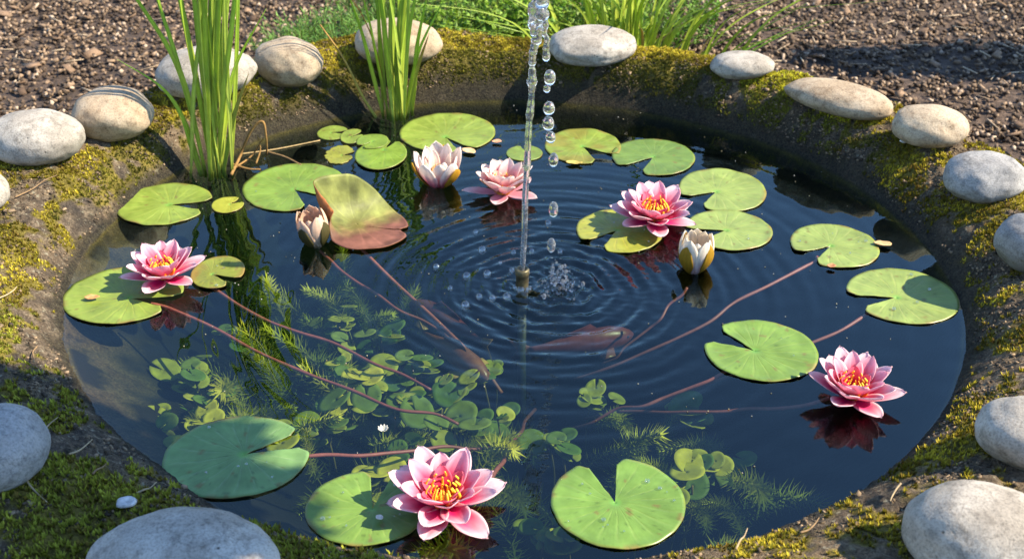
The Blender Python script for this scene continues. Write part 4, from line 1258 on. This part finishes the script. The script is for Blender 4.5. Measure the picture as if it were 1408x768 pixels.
# ------------------------------------------------------------------ fish
def fish(u, v, z, yaw, L, cA, cB, lab, bend=.12):
    t_ = thing('fish', at(u, v, z), lab, 'fish', None, R(yaw))
    prof_ = [(0, .012, .012), (.03, .045, .04), (.10, .085, .075), (.22, .115, .10), (.38, .122, .10), (.55, .10, .08), (.70, .072, .052), (.82, .045, .03), (.90, .034, .018), (.94, .036, .012)]
    V, C, Fs = [], [], []
    n = 16
    def cx(q): return -L * (q - .4), L * bend * (q - .3) ** 2 * (1 if q > .3 else .4)
    for q, hh, ww in prof_:
        x, y = cx(q)
        for k in range(n):
            a_ = 2 * math.pi * k / n
            V.append((x, y + math.cos(a_) * ww * L, math.sin(a_) * hh * L))
            C.append(mix3(cA, cB, sstep(.2, -.7, math.sin(a_)) if False else sstep(-.1, .8, -math.sin(a_)) * .8 + .3 * max(0, noise.noise((q * 6, a_, u)))))
    for i in range(len(prof_) - 1):
        for k in range(n):
            k2 = (k + 1) % n
            Fs.append((i * n + k, (i + 1) * n + k, (i + 1) * n + k2, i * n + k2))
    Fs.append(tuple(range(n))); Fs.append(tuple(reversed([(len(prof_) - 1) * n + k for k in range(n)])))
    mb = MB(); mb.add(V, Fs, C); mb.build('body', M['fish'], t_)
    def fin(name, pts, col):
        G = [[Vector(a_).lerp(Vector(b_), j / 4) for j in range(5)] for a_, b_ in pts]
        mb = MB(); shell(mb, G, [col] * (len(G) * 5), [col] * (len(G) * 5), .0008); mb.build(name, M['fish'], t_)
    xt, yt = cx(.92)
    fin('tail_fin', [((xt, yt, .03 * L), (xt - .20 * L, yt + .05 * L, .12 * L)), ((xt, yt, 0), (xt - .12 * L, yt + .035 * L, 0)), ((xt, yt, -.03 * L), (xt - .20 * L, yt + .05 * L, -.12 * L))], mul3(cB, .8))
    fin('dorsal_fin', [((cx(q)[0], cx(q)[1], z0 * L), (cx(q)[0] - .05 * L, cx(q)[1], (z0 + hh) * L)) for q, z0, hh in ((.3, .115, .02), (.36, .115, .075), (.45, .10, .06), (.55, .09, .04), (.62, .08, .02))], mul3(cA, .9))
    for s_ in (-1, 1):
        fin('pectoral_fin', [((cx(.22)[0], s_ * .085 * L, -.03 * L), (cx(.22)[0] - .02 * L, s_ * .19 * L, -.05 * L)), ((cx(.27)[0], s_ * .09 * L, -.035 * L), (cx(.27)[0] - .08 * L, s_ * .20 * L, -.06 * L)), ((cx(.30)[0], s_ * .09 * L, -.04 * L), (cx(.30)[0] - .08 * L, s_ * .15 * L, -.06 * L))], mul3(cB, .8))
        mb = MB(); e_ = cx(.075)
        mb.add([(e_[0] + q.x * .011 * L, e_[1] + s_ * .062 * L + q.y * .008 * L, .025 * L + q.z * .011 * L) for q in ICO_V], ICO2, (0.01, 0.01, 0.01)); mb.build('eye', M['fish'], t_)
fish(606, 437, -.085, 140, .155, (0.10, 0.020, 0.018), (0.30, 0.17, 0.05), 'dark red fish below the bubbles left of the nozzle')
fish(634, 492, -.070, -52, .150, (0.13, 0.05, 0.025), (0.46, 0.29, 0.08), 'bronze fish with a golden head under the dark red one', -.1)
fish(812, 470, -.105, 18, .165, (0.16, 0.034, 0.024), (0.22, 0.07, 0.04), 'red fish under the ripples right of the nozzle')

# ------------------------------------------------------------------ submerged plants
def hornwort_mesh(seed, Hh):
    rs = random.Random(seed)
    mb = MB()
    lean = Vector((rs.uniform(.35, .8), rs.uniform(-.3, .3), 0)) * Hh
    P = spline([Vector((0, 0, -Hh)), Vector((0, 0, -Hh * .45)) + lean * .15, lean * .5 - Vector((0, 0, Hh * .12)), lean], 26)
    tube(mb, P[::2], lambda t: .0010, 5, 26, (0.20, 0.20, 0.05))
    for i in range(4, 27):
        t = i / 26
        p = P[i]
        d = (P[min(i + 1, 26)] - P[i - 1]).normalized()
        L = .022 * (1 - .5 * t ** 4) * rs.uniform(.75, 1.15)
        n = 8 if i < 25 else 11
        o1 = d.orthogonal().normalized(); o2 = d.cross(o1)
        for k in range(n):
            a_ = 2 * math.pi * k / n + i * 1.1 + rs.uniform(-.2, .2)
            out = (o1 * math.cos(a_) + o2 * math.sin(a_))
            l_ = L * rs.uniform(.75, 1.15)
            rise = .25 + .55 * t ** 3
            tip_ = p + out * l_ + d * l_ * rise + Vector((0, 0, rs.uniform(-.002, .002)))
            md = p + out * l_ * .55 + d * l_ * rise * .35
            s_ = out.cross(d).normalized() * .00085
            c_ = mul3(mix3((0.13, 0.16, 0.016), (0.46, 0.46, 0.04), t ** 1.6), rs.uniform(.6, 1.25))
            mb.add([p - s_, p + s_, md + s_, md - s_, tip_], [(0, 1, 2, 3), (3, 2, 4)], c_)
    return mb.mesh('hornwort', M['weed'], False)
def roundleaf_parts(seed):
    rs = random.Random(seed)
    lm = []
    for k in range(rs.randint(3, 5)):
        a_ = rs.uniform(0, 6.28); q = rs.uniform(.004, .024)
        x, y, z = math.cos(a_) * q, math.sin(a_) * q, -rs.uniform(0, .022)
        r_ = rs.uniform(.008, .017); tx, ty = rs.uniform(-.5, .5), rs.uniform(-.5, .3)
        G, ct = [], []
        az = rs.uniform(0, 6.28)
        c0 = mix3((0.08, 0.15, 0.018), (0.42, 0.40, 0.035), rs.random() ** 1.7)
        for i in range(5):
            row = []
            for j in range(23):
                t = az + .2 + (2 * math.pi - .4) * j / 22
                f = i / 4 * r_ * (1 - .12 * math.cos(t - az))
                px_, py_ = math.cos(t) * f, math.sin(t) * f
                row.append((x + px_, y + py_, z + px_ * tx + py_ * ty + .12 * f * f / r_))
                ct.append(mul3(c0, (.8 + .3 * (i / 4)) * (1 + .3 * noise.noise((px_ * 150, py_ * 150, k)))))
            G.append(row)
        mb = MB(); shell(mb, G, ct, ct, .0005)
        lm.append(mb.mesh('leaf', M['weed']))
    sm = MB()
    tube(sm, [(0, 0, -.01), (.004, .006, -.06), (-.006, .012, -.13)], lambda t: .0013, 5, 10, (0.22, 0.17, 0.05))
    return lm, sm.mesh('stem', M['weed'])
HW = [hornwort_mesh(50 + k, rnd.uniform(.09, .14)) for k in range(5)]
RL = [roundleaf_parts(80 + k) for k in range(7)]
HWP = [(395, 470), (450, 440), (420, 492), (505, 425), (345, 505), (330, 555), (375, 545), (405, 560), (350, 585), (300, 575), (455, 540), (470, 480), (525, 560), (520, 590), (430, 615), (485, 610), (545, 500), (560, 545), (600, 610), (640, 600), (375, 430), (430, 405), (480, 395), (540, 440), (750, 575), (852, 550), (845, 590), (800, 600), (930, 612), (950, 650), (1012, 672), (985, 690), (1070, 630), (972, 722), (760, 650), (720, 640), (900, 600), (1000, 590), (460, 640), (640, 690), (395, 520), (310, 540), (880, 640), (1085, 660), (740, 690)]
RLP = [(262, 505), (240, 508), (290, 535), (258, 565), (215, 570), (235, 590), (275, 600), (330, 465), (450, 440), (522, 462), (470, 505), (515, 510), (450, 570), (540, 550), (555, 525), (610, 520), (612, 552), (600, 545), (410, 600), (630, 585), (490, 520), (575, 500), (820, 535), (940, 560), (965, 565), (950, 635), (1003, 632), (955, 655), (770, 600), (770, 720), (745, 745), (560, 600), (520, 640), (690, 575), (670, 520), (500, 480)]
HWP += [(u + rnd.uniform(-24, 24), v + rnd.uniform(-16, 16)) for u, v in HWP if 250 < u < 700 and rnd.random() < .9]
RLP += [(u + rnd.uniform(-26, 26), v + rnd.uniform(-18, 18)) for u, v in RLP if 225 < u < 1000 and rnd.random() < .95]
def sink(root, objs, top):                 # keep every tip under water
    root_m = Matrix.LocRotScale(root.location, root.rotation_euler, root.scale)
    zm = max((root_m @ v.co).z for me in objs for v in me.vertices)
    if zm > top: root.location.z -= zm - top
for k, (u, v) in enumerate(HWP):
    o = link('hornwort', HW[k % 5])
    left = u < 700
    o.location = at(u + rnd.uniform(-5, 5), v + rnd.uniform(-4, 4), -(.022 + .085 * rnd.random() if left else rnd.uniform(.05, .10)))
    o.rotation_euler = (R(rnd.uniform(-22, 22)), R(rnd.uniform(-22, 22)), rnd.uniform(0, 6.28)); q = rnd.uniform(.7, 1.25); o.scale = (q, q, q)
    sink(o, [o.data], -.014)
    tag(o, 'bright feathery water weed rising under the surface at the lower left' if left else 'dim feathery water weed under the surface right of the front flower', 'water plant', 'feathery weeds at the lower left' if left else 'feathery weeds at the lower middle')
for k, (u, v) in enumerate(RLP):
    left = u < 700
    t_ = thing('round_leaf_plant', at(u + rnd.uniform(-5, 5), v + rnd.uniform(-4, 4), -(.026 + .085 * rnd.random() if left else rnd.uniform(.05, .09))),
               'submerged round leaved water plant among the weeds at the lower left' if left else 'submerged round leaved water plant at the lower middle right of the pipe', 'water plant', 'round leaved plants at the lower left' if left else 'round leaved plants at the lower middle', rnd.uniform(0, 6.28))
    q = rnd.uniform(.8, 1.3); t_.scale = (q, q, q)
    lm, smm = RL[k % 7]
    sink(t_, lm, -.014)
    for m_ in lm: link('leaf', m_, t_)
    link('stem', smm, t_)
# a tiny white flower under water
t_ = thing('water_flower', at(527, 594, -.006), 'tiny white flower just under the surface above the front lily', 'flower')
for k in range(9):
    G = [[(.0006 + .0075 * (i / 4), (j - 2) / 2 * .0022 * math.sin(math.pi * (.15 + .8 * i / 4)), .002 + .003 * (i / 4) ** 2) for j in range(5)] for i in range(5)]
    mb = MB(); shell(mb, G, [(0.75, 0.74, 0.66)] * 25, [(0.7, 0.7, 0.62)] * 25, .0004); o = mb.build('petal', M['petal'], t_); o.rotation_euler = (0, R(-20), 2 * math.pi * k / 9)

# ------------------------------------------------------------------ fallen leaves, twigs, chip of stone
def flake(name, u, v, z, wpx, hpx, rot, col, lab, cat='fallen leaf', th=.0008):
    s = scale_at(u, v, z); L, W_ = wpx * s / 2, hpx * s / 2 / .5
    seed = rnd.uniform(0, 99)
    G, ct = [], []
    for i in range(7):
        f = i / 6
        row = []
        for j in range(25):
            t = 2 * math.pi * j / 24
            r_ = f * (1 + .22 * noise.noise((math.cos(t) * 1.3, math.sin(t) * 1.3, seed)))
            x, y = math.cos(t) * r_ * L, math.sin(t) * r_ * W_ * .6
            row.append((x, y, .0015 * noise.noise((x * 120, y * 120, seed)) + .002 * f * f))
            ct.append(mul3(col, 1 + .35 * noise.noise((x * 200, y * 200, seed))))
        G.append(row)
    mb = MB(); shell(mb, G, ct, ct, th)
    o = mb.build(name, M['dry']); o.location = at(u, v, z); o.rotation_euler = (0, 0, R(rot))
    return tag(o, lab, cat)
flake('fallen_leaf', 127, 409, .006, 20, 8, 8, (0.45, 0.24, 0.10), 'small brown fallen leaf lying on the biggest left pad')
flake('fallen_leaf', 645, 208, .003, 22, 11, -30, (0.62, 0.42, 0.22), 'tan fallen leaf floating beside the half open white flower')
flake('fallen_leaf', 683, 195, .003, 12, 8, 0, (0.55, 0.28, 0.16), 'small pinkish fallen leaf at the edge of the wide back pad')
flake('fallen_leaf', 789, 224, .003, 22, 8, -8, (0.46, 0.36, 0.10), 'yellow leaf scrap floating below the back right pad')
flake('fallen_leaf', 1213, 335, .004, 24, 12, -15, (0.55, 0.36, 0.18), 'crisp tan leaf at the right edge of the medium pad')
flake('fallen_leaf', 1143, 366, .004, 12, 7, 10, (0.42, 0.20, 0.10), 'tiny rust leaf scrap under the front edge of the medium pad')
for (u, v, w_, h_, rot, col, lab, nm) in [(173, 690, 26, 15, 12, (0.55, 0.53, 0.5), 'flat pale stone chip lying on the lower left rim', 'stone_chip'),
                                          (1243, 194, 9, 5, 20, (0.6, 0.58, 0.55), 'tiny white chip lying beside the egg shaped tan stone', 'stone_chip')]:
    p = at(u, v, .065); zz = rim_z(p.x, p.y); p = at(u, v, zz)
    flake(nm, u, v, rim_z(p.x, p.y) + .004, w_, h_, rot, col, lab, 'stone chip', .003)
o = flake('fallen_leaf', 522, 712, .005, 9, 7, 0, (0.7, 0.68, 0.6), 'white crumb on the pad left of the front pink flower')
TW = [((22, 272), (78, 241), 'pale dry stalk lying on the rim below the left stones'), ((0, 412), (26, 396), 'short pale twig at the left rim edge'), ((52, 600), (80, 576), 'thin twig beside the shaded left stone'),
      ((96, 626), (128, 604), 'thin pale twig on the shaded lower left rim'), ((128, 652), (146, 640), 'short curved twig near the stone chip'), ((188, 680), (216, 664), 'brown twig pointing at the big lower left pad'),
      ((48, 478), (44, 500), 'small twig on the rim left of the sandy shallows'), ((1238, 668), (1222, 690), 'dry twig on the lower right rim'), ((1100, 735), (1128, 716), 'pale twig in the moss at the bottom right'), ((1010, 752), (1030, 728), 'brown twig standing out of the bottom moss'),
      ((30, 655), (66, 690), 'dark twig under the shaded left stone')]
for (a_, b_, lab) in TW:
    pts = []
    for t in (0, .35, .7, 1):
        u, v = a_[0] + (b_[0] - a_[0]) * t, a_[1] + (b_[1] - a_[1]) * t
        p = at(u, v, .06)
        for _ in range(3): p = at(u, v, max(rim_z(p.x, p.y), 0) + .004)
        pts.append(p + Vector((rnd.uniform(-.002, .002), rnd.uniform(-.003, .003), rnd.uniform(0, .003))))
    mb = MB(); tube(mb, pts, lambda q: .0012 * (1 - .5 * q), 5, 14, mix3((0.22, 0.14, 0.07), (0.42, 0.33, 0.2), rnd.random()))
    tag(mb.build('dry_twig', M['dry']), lab, 'twig', 'dry twigs on the rim')

# ------------------------------------------------------------------ leafy trees added out of view to throw shade onto the pond and mulch
def tree(x, y, trunk_h, crown_c, crown_r, n, lab, seed, lw=.018):
    rs = random.Random(seed)
    t_ = thing('shade_caster', (x, y, GZ), lab, 'tree')
    tm, cm = MB(), MB()
    tube(tm, [(0, 0, -.02), (.01, .01, trunk_h * .5), (crown_c[0] * .6, crown_c[1] * .6, trunk_h), crown_c], lambda t: .022 * (1 - .7 * t), 8, 16, (0.10, 0.075, 0.055))
    for k in range(16):
        a_ = rs.uniform(0, 6.28)
        e = Vector((math.cos(a_) * crown_r[0] * .8, math.sin(a_) * crown_r[1] * .8, rs.uniform(-.6, .7) * crown_r[2])) + Vector(crown_c)
        s0 = Vector((crown_c[0] * .6, crown_c[1] * .6, trunk_h))
        tube(tm, [s0, s0.lerp(e, .5) + Vector((0, 0, .03)), e], lambda t: .007 * (1 - .7 * t), 5, 8, (0.10, 0.075, 0.055))
    tm.build('trunk', M['bark'], t_)
    for k in range(n):
        while True:
            q = Vector((rs.uniform(-1, 1), rs.uniform(-1, 1), rs.uniform(-1, 1)))
            if q.length < 1 - .22 * noise.noise(q * 3 + Vector((seed, 0, 0))): break
        p = Vector(crown_c) + Vector((q.x * crown_r[0], q.y * crown_r[1], q.z * crown_r[2]))
        d_ = Vector((rs.gauss(0, 1), rs.gauss(0, 1), rs.gauss(0, .6))).normalized()
        s_ = d_.orthogonal().normalized() * lw * rs.uniform(.7, 1.2)
        L = lw * 3 * rs.uniform(.7, 1.2)
        cm.add([p, p + d_ * L * .45 + s_, p + d_ * L, p + d_ * L * .45 - s_], [(0, 1, 2, 3)], mul3((0.07, 0.14, 0.025), rs.uniform(.6, 1.3)))
    cm.build('crown', M['leaf'], t_, False)
tree(1.0, -.86, .95, (-.262, .235, 1.27), (.25, .205, .11), 6000, 'young leafy tree added for its shade outside the picture at the near right', 61)
tree(1.78, .98, .30, (0, 0, .62), (.38, .11, .28), 2600, 'bushy young tree added for its shade outside the picture at the far right', 62)

pv, pf, pc = [], [], []
for k in range(260):
    a_, q = rnd.uniform(0, 6.28), math.sqrt(rnd.random()) * .56
    x, y = math.cos(a_) * q, CYC + math.sin(a_) * q
    if math.hypot(x - SPL.x, y - SPL.y) < .12: continue
    r_ = rnd.uniform(.0004, .0011); o_ = len(pv); t0 = rnd.uniform(0, 6)
    ring_ = [(x + math.cos(t0 + t * 1.2566) * r_, y + math.sin(t0 + t * 1.2566) * r_ * .7) for t in range(5)]
    pv += [(a, b, .0002) for a, b in ring_] + [(a, b, .0011) for a, b in ring_]
    pf += [(o_ + t, o_ + (t + 1) % 5, o_ + 5 + (t + 1) % 5, o_ + 5 + t) for t in range(5)] + [tuple(o_ + 5 + t for t in range(5))]
    pc += [mul3(rnd.choice([(0.45, 0.42, 0.30), (0.30, 0.26, 0.16), (0.5, 0.5, 0.45)]), rnd.uniform(.25, .8))] * 10
mb = MB(); mb.add(pv, pf, pc)
tag(mb.build('pollen', M['dry']), 'fine pale specks of pollen and dust floating on the water', 'pollen', kind='stuff')
